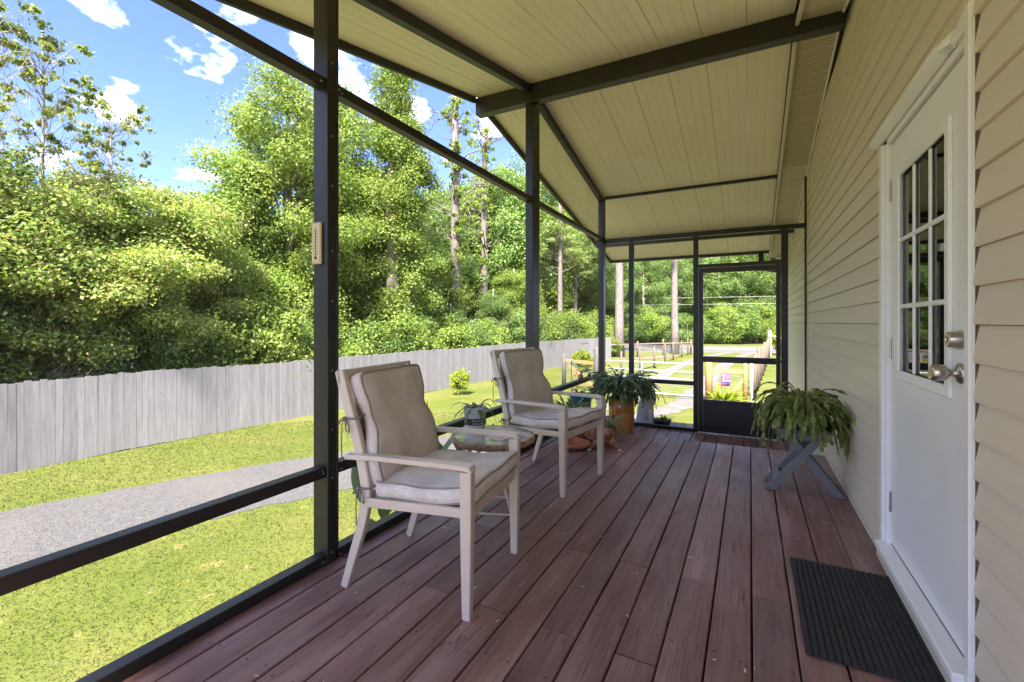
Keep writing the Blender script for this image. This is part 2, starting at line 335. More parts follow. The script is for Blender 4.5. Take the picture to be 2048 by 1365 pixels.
def gravelmat():
    m, nt, b = newmat('gravel'); v = coords(nt, rand=False); vo = N(nt, 'ShaderNodeTexVoronoi'); vo.inputs['Scale'].default_value = 42; nt.links.new(v, vo.inputs['Vector'])
    c = ramp(nt, vo.outputs['Color'], [(0.1, (0.038, 0.036, 0.036)), (0.5, (0.058, 0.054, 0.054)), (0.9, (0.086, 0.081, 0.079))])
    c = mix(nt, ramp(nt, noise(nt, v, 0.8, 6), [(0.4, 0.0), (0.7, 0.6)]), c, (0.08, 0.07, 0.062))
    nt.links.new(c, b.inputs['Base Color']); b.inputs['Roughness'].default_value = 0.95; bump(nt, vo.outputs['Distance'], b, 0.012); return m
M['gravel'] = gravelmat()
def picketmat():
    m, nt, b = newmat('grey_weathered_picket'); v = coords(nt, (18, 18, 1.1)); f = noise(nt, v, 1.5, 5)
    c = ramp(nt, f, [(0.3, (0.142, 0.132, 0.128)), (0.6, (0.192, 0.179, 0.174)), (0.8, (0.226, 0.212, 0.205))])
    oi = N(nt, 'ShaderNodeObjectInfo'); mr = N(nt, 'ShaderNodeMapRange'); mr.inputs['To Min'].default_value = 0.86; mr.inputs['To Max'].default_value = 1.1; nt.links.new(oi.outputs['Random'], mr.inputs['Value'])
    c = mix(nt, 1.0, c, mr.outputs[0], 'MULTIPLY')
    kn = ramp(nt, noise(nt, coords(nt, (10, 10, 5)), 1.6, 3), [(0.7, 0.0), (0.74, 0.7)]); c = mix(nt, kn, c, (0.2, 0.17, 0.15))
    nt.links.new(c, b.inputs['Base Color']); b.inputs['Roughness'].default_value = 0.9; bump(nt, f, b, 0.003); return m
M['picket'] = picketmat()
def barkmat(name, a, b_, scale=3):
    m, nt, b = newmat(name); v = coords(nt, (6, 6, 1.2)); f = noise(nt, v, scale, 6, 0.65)
    nt.links.new(ramp(nt, f, [(0.3, a), (0.65, b_)]), b.inputs['Base Color']); b.inputs['Roughness'].default_value = 0.95; bump(nt, f, b, 0.03); return m
M['bark'] = barkmat('grey_bark', (0.13, 0.105, 0.085), (0.34, 0.29, 0.25))
M['palebark'] = barkmat('pale_bark', (0.24, 0.22, 0.195), (0.42, 0.39, 0.35))
M['pinebark'] = barkmat('pine_bark', (0.06, 0.046, 0.04), (0.20, 0.16, 0.148), 2.4)
M['leaf'] = leafmat('bright_leaves', [(0.131, 0.193, 0.041), (0.186, 0.255, 0.050), (0.255, 0.310, 0.063), (0.324, 0.359, 0.090)])
M['leaf_dark'] = leafmat('deep_green_leaves', [(0.099, 0.163, 0.048), (0.142, 0.213, 0.060), (0.199, 0.270, 0.080), (0.256, 0.312, 0.106)])
M['leaf_maple'] = leafmat('maple_leaves', [(0.141, 0.200, 0.050), (0.194, 0.260, 0.059), (0.253, 0.312, 0.075), (0.327, 0.356, 0.098), (0.416, 0.297, 0.149)])
M['leaf_yellow'] = leafmat('yellow_green_leaves', [(0.154, 0.209, 0.013), (0.242, 0.286, 0.024), (0.374, 0.374, 0.039)])
M['needle'] = leafmat('pine_needles', [(0.164, 0.218, 0.066), (0.240, 0.295, 0.088), (0.349, 0.371, 0.131)], 0.2)
M['grass'] = leafmat('grass_blades', [(0.062, 0.082, 0.013), (0.088, 0.10, 0.018), (0.115, 0.115, 0.028)], 0.3, objvar=0)
M['cactus'] = leafmat('cactus_leaves', [(0.11, 0.15, 0.035), (0.16, 0.20, 0.045), (0.24, 0.26, 0.065), (0.36, 0.33, 0.12)], 0.15, 0.4, 0.15)
M['cactus2'] = leafmat('dark_cactus_leaves', [(0.048, 0.095, 0.034), (0.085, 0.142, 0.053), (0.162, 0.209, 0.095), (0.304, 0.342, 0.209)], 0.1, 0.3, 0.1)
M['strap'] = leafmat('strap_leaves', [(0.075, 0.135, 0.030), (0.150, 0.210, 0.060), (0.330, 0.360, 0.180)], 0.2, 0.4, 0.1)
M['spider'] = leafmat('striped_leaves', [(0.130, 0.182, 0.065), (0.286, 0.338, 0.156), (0.546, 0.546, 0.338)], 0.25, 0.45, 0.1)
M['orange'] = simple('orange_petal', (0.75, 0.27, 0.03), 0.5, 0.1, 5)

# ------------------------------------------------------------------ ground, drive, road
def sheet(name, pts_l, pts_r, z, mat):
    mb = MB(); n = len(pts_l)
    mb.v = [(x, y, z) for x, y in pts_l] + [(x, y, z) for x, y in pts_r]
    mb.f = [(i, n + i, n + i + 1, i + 1) for i in range(n - 1)]
    return tag(mb.build(name, mat), kind='structure')
gm = MB(); gm.add([(-400, -300, GZ), (400, -300, GZ), (400, 500, GZ), (-400, 500, GZ)], [(0, 1, 2, 3)])
tag(gm.build('ground', M['lawn']), kind='structure')
def smooth_path(pts, n):
    pts = [Vector(p) for p in pts]; out = []; m = len(pts)
    for i in range(m - 1):
        p0, p1, p2, p3 = pts[max(i - 1, 0)], pts[i], pts[i + 1], pts[min(i + 2, m - 1)]
        for k in range(n):
            t = k / n; out.append(0.5 * ((2 * p1) + (p2 - p0) * t + (2 * p0 - 5 * p1 + 4 * p2 - p3) * t * t + (3 * p1 - p0 - 3 * p2 + p3) * t ** 3))
    out.append(pts[-1]); return out
def strip(name, path, w, z, mat, jit, n=10, seed=1):
    rr = random.Random(seed); ps = smooth_path([(p[0], p[1], 0) for p in path], n); L, Rr = [], []
    for i, p in enumerate(ps):
        d = ps[min(i + 1, len(ps) - 1)] - ps[max(i - 1, 0)]; nrm = Vector((-d.y, d.x, 0)).normalized()
        ww = w if not hasattr(w, '__len__') else w[0] + (w[1] - w[0]) * i / len(ps)
        a, b = p + nrm * (ww / 2 + rr.uniform(-jit, jit)), p - nrm * (ww / 2 + rr.uniform(-jit, jit)); L.append((a.x, a.y)); Rr.append((b.x, b.y))
    return sheet(name, L, Rr, z, mat)
strip('driveway', [(-11.6, -9), (-10.2, -2), (-9.3, 2.3), (-7.75, 6.0), (-5.6, 10.2), (-4.2, 13.2), (-3.6, 14.6)], (2.7, 2.2), GZ + 0.008, M['gravel'], 0.07, 16, 1)
strip('sandy_track', [(-3.9, 13.8), (-2.75, 15.6), (-2.1, 18.4), (-1.95, 23), (-1.75, 30), (-1.2, 40), (0.3, 52)], (0.75, 1.1), GZ + 0.014, M['sand'], 0.13, 16, 2)
strip('sandy_track', [(-5.2, 12.9), (-4.4, 16), (-4.1, 19), (-4.3, 25), (-4.3, 33), (-3.6, 42), (-1.2, 52)], (0.6, 0.9), GZ + 0.012, M['sand'], 0.12, 16, 3)
strip('road_shoulder', [(-60, 36.5), (-10, 49.0), (0, 51.5), (60, 66.5)], 2.6, GZ + 0.006, M['sand'], 0.2, 3, 5)
strip('road', [(-110, 30.5), (-10, 55.5), (90, 80.5), (170, 100.5)], 9.0, GZ + 0.02, M['asphalt'], 0.0, 2, 4)
strip('garden_bed', [(-8.6, 37.2), (-7.2, 39.6), (-6.3, 43.0)], 1.5, GZ + 0.03, M['mulch'], 0.12, 10, 6)
strip('path', [(0.35, 12.0), (0.45, 16), (0.25, 19.6)], 1.0, GZ + 0.016, M['sand'], 0.02, 8, 7)

# ------------------------------------------------------------------ porch deck
deck = MB()
deck.box(-1.99, 0.62, -1.15, 4.955, -0.24, -0.045); 
deck_o = tag(deck.build('porch_deck', M['dark']), kind='structure')
PITCH = 0.149; X0 = 0.007; TH = 0.036
def board_mesh(w, L, seed):
    rr = random.Random(seed); mb = MB(); n = 10; secs = []
    for i in range(n + 1):
        y = L * i / n; a = rr.uniform(-0.0012, 0.0012); b = rr.uniform(-0.0012, 0.0012); c = rr.uniform(-0.001, 0.001); e = 0.004
        secs.append([(-w / 2 + a, y, -TH), (w / 2 + b, y, -TH), (w / 2 + b, y, -e + c), (w / 2 - e + b, y, c), (-w / 2 + e + a, y, c), (-w / 2 + a, y, -e + c)])
    mb.sweep(None, secs); return mb
bcache = {}
def board(name, x, y0, y1, z, w=PITCH - 0.0065):
    key = (round(y1 - y0, 2), round(w, 3), rnd.randrange(3))
    if key not in bcache: bcache[key] = board_mesh(w, y1 - y0, len(bcache)).mesh('board', M['deck'])
    o = inst(name, bcache[key], deck_o, (x, y0, z + rnd.uniform(-0.0018, 0.0018)), (0, rnd.uniform(-0.004, 0.004), 0)); return o
for k in range(-3, 14):
    xr = X0 - (k - 1) * PITCH; xl = xr - PITCH; xc = (xl + xr) / 2
    if xc > 0.62: continue
    w = PITCH - 0.0065
    if xr > 0.6: w = 0.6 - xl; xc = xl + w / 2
    if xl < -2.0: continue
    odd = (k % 2 == 0) if True else 0
    j = (2.28 + 0.0018 * k * 2) if (k % 2 == 0) else (1.645 + 0.0015 * k * 2)
    if k >= 0 or k == -0:
        pass
    board('board', xc, j + 0.002, 4.97, 0, w); board('board', xc, -1.15, j - 0.002, 0, w)
deck.v, deck.f = [], []
low = MB(); low.box(-1.99, 0.64, 4.99, 6.93, -0.5, -0.285)
low_o = low.build('lower_frame', M['dark'], deck_o)
for k in range(18):
    xc = 0.655 - 0.06 - k * 0.1472
    if xc < -1.98: break
    mesh_key = ('low', k % 3)
    if mesh_key not in bcache: bcache[mesh_key] = board_mesh(0.1405, 1.99, 40 + k).mesh('board', M['deck'])
    inst('board', bcache[mesh_key], deck_o, (xc, 4.965, -0.24 + rnd.uniform(-0.002, 0.002)))
pm = MB(); pm.box(-1.97, 0.62, 4.957, 4.964, -0.24, -0.037); pm.build('riser', M['deck'], deck_o)
for x_ in (-1.9, 0.5):
    for y_ in (-1.0, 1.6, 4.0, 6.8): MB().box(x_ - 0.07, x_ + 0.07, y_ - 0.07, y_ + 0.07, GZ, -0.26 if y_ < 5 else -0.5).build('pier', M['greypost'], deck_o)
rm = MB(); rm.box(-2.03, -1.992, -1.15, 6.93, -0.3, -0.045); rm.build('rim_joist', M['deck'], deck_o)
sw = MB(); drn = random.Random(2)
for k in range(-3, 14):
    xr = X0 - (k - 1) * PITCH; xl = xr - PITCH
    if xr > 0.61 or xl < -2.0: continue
    for jy in [0.6 + 0.406 * i for i in range(11)] + [4.90]:
        for xx in (xl + 0.03, xr - 0.03):
            cx, cy = xx + drn.uniform(-0.008, 0.008), jy + drn.uniform(-0.015, 0.015); sw.add([(cx + 0.0042 * math.cos(t), cy + 0.0042 * math.sin(t), 0.0026) for t in (math.pi * q / 3 for q in range(6))], [tuple(range(6))])
tag(sw.build('screw_heads', M['dark'], deck_o), kind='stuff')
lt = MB()
for k in range(60):
    cx, cy = drn.uniform(-1.7, 0.5), drn.uniform(0.9, 4.8); a = drn.uniform(0, 6.3); L_ = drn.uniform(0.006, 0.02); w_ = drn.uniform(0.002, 0.005)
    lt.add([(cx - L_ * math.cos(a), cy - L_ * math.sin(a), 0.003), (cx + w_ * math.sin(a), cy - w_ * math.cos(a), 0.005), (cx + L_ * math.cos(a), cy + L_ * math.sin(a), 0.0035), (cx - w_ * math.sin(a), cy + w_ * math.cos(a), 0.004)], [(0, 1, 2, 3)])
tag(lt.build('leaf_litter', M['straw'], deck_o), kind='stuff')
# stairs down to the yard at the end of the lower deck
for i in range(8):
    z1 = -0.24 - 0.19 * (i + 1)
    st = MB(); st.box(-0.75, 0.55, 6.95 + 0.27 * i, 6.95 + 0.27 * i + 0.275, z1 - 0.036, z1); st.build('stair_tread', M['deck'], deck_o, bevel=0.003)
for x_ in (-0.79, 0.57):
    sm_ = MB(); sm_.bar((x_, 6.95, -0.42), (x_, 9.1, -1.78), 0.038, 0.24); sm_.build('stair_stringer', M['deck'], deck_o)

# ------------------------------------------------------------------ house
house = thing('house', 'tan vinyl sided house wall along the porch', 'house', (4, 4, GZ))
YD0, YD1 = 1.868, 2.962            # door casing outer
YH0, YH1 = -1.4, 9.5
def sof(y): return 3.455 - 0.2 * abs(y - 4.03)
wl = MB()
wl.box(0.635, 0.75, YD1 - 0.02, YH1, GZ, 2.5); wl.box(0.635, 0.75, YH0, YD0 + 0.02, GZ, 2.5); wl.box(0.635, 0.75, YD0 + 0.021, YD1 - 0.021, 2.1, 2.5); wl.box(0.635, 0.75, YD0 + 0.021, YD1 - 0.021, GZ, 0.10)
wl.add([(0.635, YH0, 2.501), (0.635, YH1, 2.501), (0.635, 4.03, 3.5), (0.75, YH0, 2.501), (0.75, YH1, 2.501), (0.75, 4.03, 3.5)], [(0, 1, 2), (3, 5, 4), (0, 2, 5, 3), (1, 4, 5, 2)])
wl.box(0.75, 9, YH1 - 0.12, YH1, GZ, 2.5); wl.box(0.75, 9, YH0, YH0 + 0.12, GZ, 2.5); wl.box(8.9, 9, YH0, YH1, GZ, 2.5)
wl.build('wall', M['vinyl'], house)
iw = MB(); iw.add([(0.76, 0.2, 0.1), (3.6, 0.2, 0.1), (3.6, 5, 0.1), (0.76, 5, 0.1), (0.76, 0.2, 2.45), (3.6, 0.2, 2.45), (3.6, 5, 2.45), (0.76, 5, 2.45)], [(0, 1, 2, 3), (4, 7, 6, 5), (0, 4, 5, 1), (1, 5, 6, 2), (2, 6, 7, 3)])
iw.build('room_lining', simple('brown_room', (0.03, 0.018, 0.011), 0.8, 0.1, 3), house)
SE = 0.1165; SZ0 = 1.203 - 12 * SE
def siding_mesh(L):
    mb = MB(); prof = []
    for c in range(2):
        z = c * SE; prof += [(0.614 - 0.600, z), (0.0, z + 0.0005), (-0.0005, z + 0.012), (0.0035, z + SE * 0.5), (0.0125, z + SE * 0.985)]
    back = [(0.02, SE * 2 - 0.001), (0.02, 0)]
    ring = prof + back
    mb.sweep(None, [[(x, 0, z) for x, z in ring], [(x, L, z) for x, z in ring]]); return mb
scache = {}
def siding(y0, y1, z, dx):
    L = round(y1 - y0, 2)
    if L < 0.05: return
    if L not in scache: scache[L] = siding_mesh(L).mesh('siding_panel', M['vinyl'])
    inst('siding_panel', scache[L], house, (0.600 + dx - 4, y0 - 4, z - GZ))
srnd = random.Random(11)
SEAMS = {9: [4.62], 7: [4.05], 10: [3.95], 8: [5.3], 11: [4.35], 12: [4.7], 6: [4.25], 5: [3.55], 3: [3.6], 13: [4.4], 14: [4.2]}
for p in range(-7, 15):
    z = SZ0 + 2 * SE * p; zt = z + 2 * SE
    yr = YH1
    lim = 4.03 + (3.455 + 0.02 - z) / 0.2
    yr = min(YH1 - 0.03, lim); yn = max(YH0, 8.06 - lim)
    if zt > 0.1 and z < 2.1: segs = [(yn, YD0 - 0.007), (YD1 + 0.003, yr)]
    else: segs = [(yn, yr)]
    for a, b in segs:
        if b - a < 0.1: continue
        cuts = [c for c in SEAMS.get(p, [srnd.uniform(3.4, 5.0)]) if a + 0.2 < c < b - 0.2]
        c = (cuts[-1] if cuts else a) + srnd.uniform(2.2, 3.2)
        while c < b - 0.4: cuts.append(c); c += srnd.uniform(2.4, 3.4)
        es = [a] + cuts + [b]
        for i in range(len(es) - 1): siding(es[i] + (0.0 if i == 0 else 0.003), es[i + 1], z, -0.002 * ((i + 1) % 2))
cp = MB(); cp.box(0.585, 0.655, YH1 - 0.035, YH1 + 0.035, GZ, 2.52); cp.build('corner_post', M['trim2'], house, bevel=0.004)
bs = MB(); bs.box(0.596, 0.634, YD1, 4.96, 0.003, 0.03); bs.build('starter_strip', M['trim2'], house, bevel=0.002)
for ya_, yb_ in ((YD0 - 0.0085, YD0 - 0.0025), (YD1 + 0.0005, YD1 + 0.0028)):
    jc = MB(); jc.box(0.6025, 0.634, ya_, yb_, 0.02, 2.2); jc.build('j_channel_shade', M['slot'], house)  # J-channel coloured dark to stand for the shadow in the siding gap
# soffit: ribbed vinyl strip under the rake overhang
for sgn in (1, -1):
    yend = YH1 if sgn > 0 else YH0
    n = int(abs(yend - 4.03) / 0.0985)
    for i in range(n):
        a = 4.03 + sgn * i * 0.0985; b = a + sgn * 0.093
        pz = MB(); z0, z1 = sof(a), sof(b)
        pz.add([(0.325, a, z0), (0.598, a, z0 - 0.004), (0.598, b, z1 - 0.004), (0.325, b, z1), (0.325, a, z0 + 0.012), (0.598, a, z0 + 0.008), (0.598, b, z1 + 0.008), (0.325, b, z1 + 0.012)],
               [(0, 3, 2, 1), (4, 5, 6, 7), (0, 1, 5, 4), (1, 2, 6, 5), (2, 3, 7, 6), (3, 0, 4, 7)])
        pz.build('soffit_slat', M['soffit'], house)
        if i < 22 and i > 0 and sgn > 0:     # rows of vent holes on the near slats
            vh = MB()
            for r_ in range(3):
                yy = a + sgn * (0.018 + 0.028 * r_)
                for q in range(17):
                    xx = 0.345 + 0.0145 * q; zz = sof(yy) - 0.0049; vh.add([(xx, yy, zz), (xx + 0.006, yy, zz - 0.0001), (xx + 0.006, yy + 0.013, zz - 0.0021), (xx, yy + 0.013, zz - 0.002)], [(0, 3, 2, 1)])
            tag(vh.build('vent_holes', M['slot'], house), kind='stuff')
    zt = sof(yend)
    bk = MB(); bk.add([(0.33, 4.03, 3.475), (0.62, 4.03, 3.475), (0.62, yend, zt + 0.02), (0.33, yend, zt + 0.02)], [(0, 1, 2, 3)]); bk.build('soffit_backing', M['slot'], house)
    for nm, xa, xb, zo, mt in (('soffit_channel', 0.298, 0.324, -0.035, M['trim2']), ('wall_channel', 0.585, 0.5985, -0.026, M['trim'])):
        tr = MB(); tr.bar(((xa + xb) / 2, 4.03, 3.455 + zo + 0.02), ((xa + xb) / 2, yend, zt + zo + 0.02), xb - xa, 0.03); tr.build(nm, mt, house)
    rf = MB(); rf.add([(0.30, 4.03, 3.60), (9.3, 4.03, 3.60), (9.3, yend + sgn * 0.3, sof(yend) - 0.01), (0.30, yend + sgn * 0.3, sof(yend) - 0.01), (0.30, 4.03, 3.75), (9.3, 4.03, 3.75), (9.3, yend + sgn * 0.3, zt + 0.12), (0.30, yend + sgn * 0.3, zt + 0.12)],
                    [(0, 3, 2, 1), (4, 5, 6, 7), (0, 1, 5, 4), (1, 2, 6, 5), (2, 3, 7, 6), (3, 0, 4, 7)]); rf.build('roof', M['roofing'], house)

# entry door
DX = 0.622
ds = MB()
LY0, LY1, LZ0, LZ1 = 2.128, 2.72, 0.975, 1.90       # glazed opening
ds.box(DX, DX + 0.045, 1.940, LY0, 0.115, 2.085); ds.box(DX, DX + 0.045, LY1, 2.868, 0.115, 2.085); ds.box(DX, DX + 0.045, LY0, LY1, 0.115, LZ0); ds.box(DX, DX + 0.045, LY0, LY1, LZ1, 2.085)
door = ds.build('door', M['white'], house, ); door['label'] = 'white nine-pane entry door'
fr = MB()
for a, b, c, d in ((LY0 - 0.03, LY0 + 0.012, LZ0 - 0.03, LZ1 + 0.03), (LY1 - 0.012, LY1 + 0.03, LZ0 - 0.03, LZ1 + 0.03)): fr.box(DX - 0.013, DX + 0.001, a, b, c, d)
for c, d in ((LZ0 - 0.03, LZ0 + 0.012), (LZ1 - 0.012, LZ1 + 0.03)): fr.box(DX - 0.0128, DX + 0.001, LY0 + 0.012, LY1 - 0.012, c, d)
fr.build('window_frame', M['white'], door, bevel=0.004)
gw, gh = (LY1 - LY0) / 3, (LZ1 - LZ0) / 3
for i in range(3):
    for j in range(3):
        pn = MB(); pn.box(DX + 0.007, DX + 0.011, LY0 + gw * i + 0.001, LY0 + gw * (i + 1) - 0.001, LZ0 + gh * j + 0.001, LZ0 + gh * (j + 1) - 0.001); pn.build('pane', M['glass'], door)
for i in (1, 2):
    mn = MB(); mn.box(DX - 0.004, DX + 0.0062, LY0 + gw * i - 0.010, LY0 + gw * i + 0.010, LZ0 + 0.012, LZ1 - 0.012); mn.build('muntin', M['white'], door, bevel=0.004)
    mn = MB(); mn.box(DX - 0.0052, DX + 0.0062, LY0 + 0.0125, LY1 - 0.0125, LZ0 + gh * i - 0.010, LZ0 + gh * i + 0.010); mn.build('muntin', M['white'], door, bevel=0.004)
def xlathe(prof, y, z):      # lathe around the -x axis; profile (radius, distance out of the door)
    mb = MB(); n = 28; mb.sweep(None, [[(DX - d, y + r * math.cos(t), z + r * math.sin(t)) for t in (2 * math.pi * k / n for k in range(n))] for r, d in prof]); return mb
xlathe([(0.001, 0), (0.032, 0.0), (0.032, 0.004), (0.026, 0.034), (0.024, 0.037), (0.013, 0.037), (0.012, 0.034), (0.001, 0.034)], 2.03, 1.152).build('deadbolt', M['nickel'], door, smooth=False)
kb = MB(); kb.box(DX - 0.036, DX - 0.0345, 2.0285, 2.0315, 1.146, 1.158); kb.build('keyhole', M['dark'], door)
xlathe([(0.001, 0), (0.035, 0.0), (0.035, 0.005), (0.028, 0.011), (0.013, 0.014), (0.012, 0.032), (0.022, 0.037), (0.027, 0.043), (0.0285, 0.06), (0.027, 0.074), (0.022, 0.079), (0.014, 0.077), (0.001, 0.074)], 2.03, 1.04).build('door_knob', M['nickel'], door, smooth=True)
hs_ = MB(); hs_.box(DX - 0.0015, DX + 0.02, 1.931, 1.9385, 0.115, 2.085); hs_.build('weather_strip', M['dark'], door)
for zh in (0.32, 1.08, 1.86):
    hg = MB(); hg.tube([(DX - 0.004, 2.873, zh - 0.05), (DX - 0.004, 2.873, zh + 0.05)], 0.0055, 10); hg.build('hinge', M['nickel'], door)
def casing(parts, name):
    o = None
    for i, (y0, y1, z0, z1) in enumerate(parts):
        c_ = MB(); c_.box(0.588, 0.634, y0, y1, z0, z1); c_.build(name, M['trim'], house, bevel=0.005)
        c2 = MB()
        if i < 2:
            yi = y1 if i == 0 else y0; s_ = 1 if i == 0 else -1; c2.box(0.602, 0.66, min(yi, yi + s_ * 0.026), max(yi, yi + s_ * 0.026), 0.1, 2.1); c2.build('jamb', M['trim'], house, bevel=0.003)
casing([(1.866, 1.904, 0.06, 2.19), (2.900, 2.960, 0.03, 2.105)], 'door_casing')
hd = MB(); hd.box(0.604, 0.66, 1.93, 2.876, 2.094, 2.12); hd.build('head_jamb', M['trim'], house, bevel=0.003)
for ya_, yb_ in ((1.905, 1.925), (2.905, 2.93)):
    ol = MB(); ol.box(0.669, 0.765, ya_, yb_, 0.1, 2.11); ol.build('opening_liner', bpy.data.materials['brown_room'], house)
# drip hood over the door: curled strip of white coil
hp = [(0.600, 2.182), (0.578, 2.176), (0.562, 2.160), (0.559, 2.146), (0.566, 2.140), (0.590, 2.128), (0.604, 2.121)]
hh = MB(); rings = []
for i in range(13):
    y = 2.006 + (3.045 - 2.006) * i / 12; w_ = 0.003 * math.sin(i * 1.7); k_ = 1.0 if i else 0.7
    hq = hp if i else [(0.5965 + (x - 0.6) * 0.08, z) for x, z in hp]
    rings.append([(x + w_ * 0.5, y, z + w_ * 0.6) for x, z in hq] + [(x + 0.004 + w_ * 0.5, y, z - 0.004 + w_ * 0.6) for x, z in reversed(hq)])
hh.sweep(None, rings); hh.build('drip_hood', M['trim'], house, smooth=True)
hm = MB(); hm.box(0.5895, 0.612, 1.9045, 2.012, 2.122, 2.186); hm.v = [(x, y, z - (max(0, y - 1.9045) * 0.30 if z > 2.16 else 0)) for x, y, z in hm.v]; hm.build('casing_cap', M['trim'], house, bevel=0.003)
th_ = MB(); th_.box(0.560, 0.66, 1.90, 2.90, 0.078, 0.112); th_.build('threshold', M['trim'], house, bevel=0.005)
th2 = MB(); th2.box(0.578, 0.634, 1.866, 2.96, 0.004, 0.076); th2.build('sill_board', M['trim2'], house, bevel=0.003)
gp_ = MB(); gp_.box(DX - 0.002, DX + 0.03, 1.942, 2.868, 0.1125, 0.1148); gp_.build('door_gap', M['dark'], house)

# ------------------------------------------------------------------ porch roof
ZR = 3.53; SL = 0.2115
def rz_(y): return ZR - SL * abs(y - 4.03)
roof = thing('porch_roof', 'cream panelled gable porch roof on dark bronze beams', 'roof', (-1, 4.03, ZR))
PW = 0.3185
def roof_panel(x0, x1, sgn, yend):
    prof = []; n = max(1, round((x1 - x0) / (PW / 4))); st = (x1 - x0) / n
    for i in range(n):
        a = x0 + i * st; g0 = 0.0038 if i == 0 else 0.0018; dp = 0.010 if i == 0 else 0.003
        prof += [(a + 0.0003, dp), (a + g0, 0.0)]
        prof += [(a + st - 0.0022, 0.0)]
    prof += [(x1 - 0.0003, 0.009)]
    ring = prof + [(x1 - 0.0003, 0.07), (x0 + 0.0003, 0.07)]
    a, b = (4.03, ZR), (yend, rz_(yend)); mb = MB(); secs = [[(x, y, z + h) for x, h in ring] for y, z in (a, b)]
    if sgn < 0: secs = secs[::-1]
    mb.sweep(None, secs); return mb
for sgn, yend in ((1, 9.08), (-1, -1.25)):
    x = 0.297; i = 0
    while x > -2.49:
        xl = max(x - PW, -2.49); roof_panel(xl, x, sgn, yend).build('roof_panel', M['ceil'], roof); x = xl; i += 1
def yz_beam(mb, x0, x1, ya, yb, zoff0, zoff1):      # beam that follows the roof slope
    za, zb = rz_(ya), rz_(yb)
    return mb.add([(x0, ya, za + zoff0), (x1, ya, za + zoff0), (x1, yb, zb + zoff0), (x0, yb, zb + zoff0), (x0, ya, za + zoff1), (x1, ya, za + zoff1), (x1, yb, zb + zoff1), (x0, yb, zb + zoff1)],
                  [(0, 3, 2, 1), (4, 5, 6, 7), (0, 1, 5, 4), (1, 2, 6, 5), (2, 3, 7, 6), (3, 0, 4, 7)])
rb = MB(); rb.box(-2.51, 0.598, 3.98, 4.08, 3.345, 3.517); rb.build('ridge_beam', M['bronze2'], roof, bevel=0.006)
for ya, yb in ((4.085, 9.1), (3.975, -1.27)):
    f_ = MB(); yz_beam(f_, -2.525, -2.492, ya, yb, -0.055, 0.095); f_.build('rake_fascia', M['bronze'], roof, bevel=0.004)
for yb, s_ in ((9.1, 1), (-1.27, -1)):
    g = MB(); g.box(-2.53, 0.30, min(yb, yb + s_ * 0.1), max(yb, yb + s_ * 0.1), rz_(yb) - 0.045, rz_(yb) + 0.06); g.build('gutter', M['bronze2'], roof, bevel=0.01)
    bm_ = MB(); yy = 8.0 if s_ > 0 else 0.06; zz = rz_(yy); 
    if s_ > 0: bm_.box(-2.46, 0.585, yy - 0.04, yy + 0.04, zz - 0.14, zz - 0.012); bm_.build('eave_beam', M['bronze2'], roof, bevel=0.005)
dsp = MB(); dsp.tube([(0.17, 9.15, 2.42), (0.17, 9.15, 2.26), (0.19, 9.16, 2.19), (0.25, 9.19, 2.15), (0.34, 9.24, 2.14), (0.62, 9.55, 2.1), (0.66, 9.58, 2.04), (0.66, 9.58, GZ + 0.05)], 0.042, 12); dsp.build('downspout', M['bronze2'], roof, smooth=True)

# ------------------------------------------------------------------ screen enclosure
enc = thing('screen_enclosure', 'dark bronze aluminium screen frame around the porch', 'screen frame', (-1.9, 4.0, 0))
def el(name, x0, x1, y0, y1, z0, z1, mat='bronze', bev=0.003, par=None):
    m_ = MB(); m_.box(x0, x1, y0, y1, z0, z1); return m_.build(name, M[mat], par or enc, bevel=bev)
XI, XO = -1.863, -1.915            # inner / outer face of the side wall
P1 = el('post', -1.968, XI, 1.582, 1.637, 0.002, rz_(1.6) - 0.012)
el('post_track', -1.93, -1.8625, 1.638, 1.652, 0.05, rz_(1.65) - 0.012, par=enc)
el('post', -1.942, XI, 3.995, 4.085, 0.002, 3.343)
el('post', -1.938, -1.866, 4.089, 4.165, 0.002, 3.343)
el('post', -1.942, XI, 6.40, 6.50, -0.238, rz_(6.5) - 0.012)
el('post', -1.968, XI, -0.90, -0.845, 0.002, rz_(-0.9) - 0.012)
bays = [(-0.845, 1.582), (1.652, 3.995), (4.165, 6.40)]
for bi, (a, b) in enumerate(bays):
    el('top_rail', XO - 0.02, XI - 0.012, a, b, 2.38, 2.432)
    el('mid_rail', XO - 0.02, XI - 0.012, a, b, 0.435, 0.489)
    if bi < 2: el('sill', XO - 0.02, XI - 0.008, a, b, 0.002, 0.05)
    else: el('sill', XO - 0.02, XI - 0.008, a, 4.95, 0.002, 0.05); el('sill', XO - 0.02, XI - 0.008, 4.972, b, -0.238, -0.19)
    ds_ = MB(); yz_beam(ds_, XO - 0.02, XI - 0.01, a, b if bi != 1 else 3.978, -0.085, -0.012); ds_.build('rafter_rail', M['bronze'], enc, bevel=0.003)
fs = MB(); ern = random.Random(9)
for a, b in bays:
    for yy in (a + 0.022, b - 0.022):
        for zz, xf in ((0.462, XI - 0.0115), (2.406, XI - 0.0115), (0.028, XI - 0.0075)):
            for q in range(2):
                cy, cz, r_ = yy + ern.uniform(-0.012, 0.012), zz + ern.uniform(-0.012, 0.012), ern.uniform(0.0025, 0.0055)
                fs.add([(xf, cy + r_ * math.cos(t), cz + r_ * math.sin(t)) for t in (math.pi * k / 3 for k in range(6))], [tuple(range(6))])
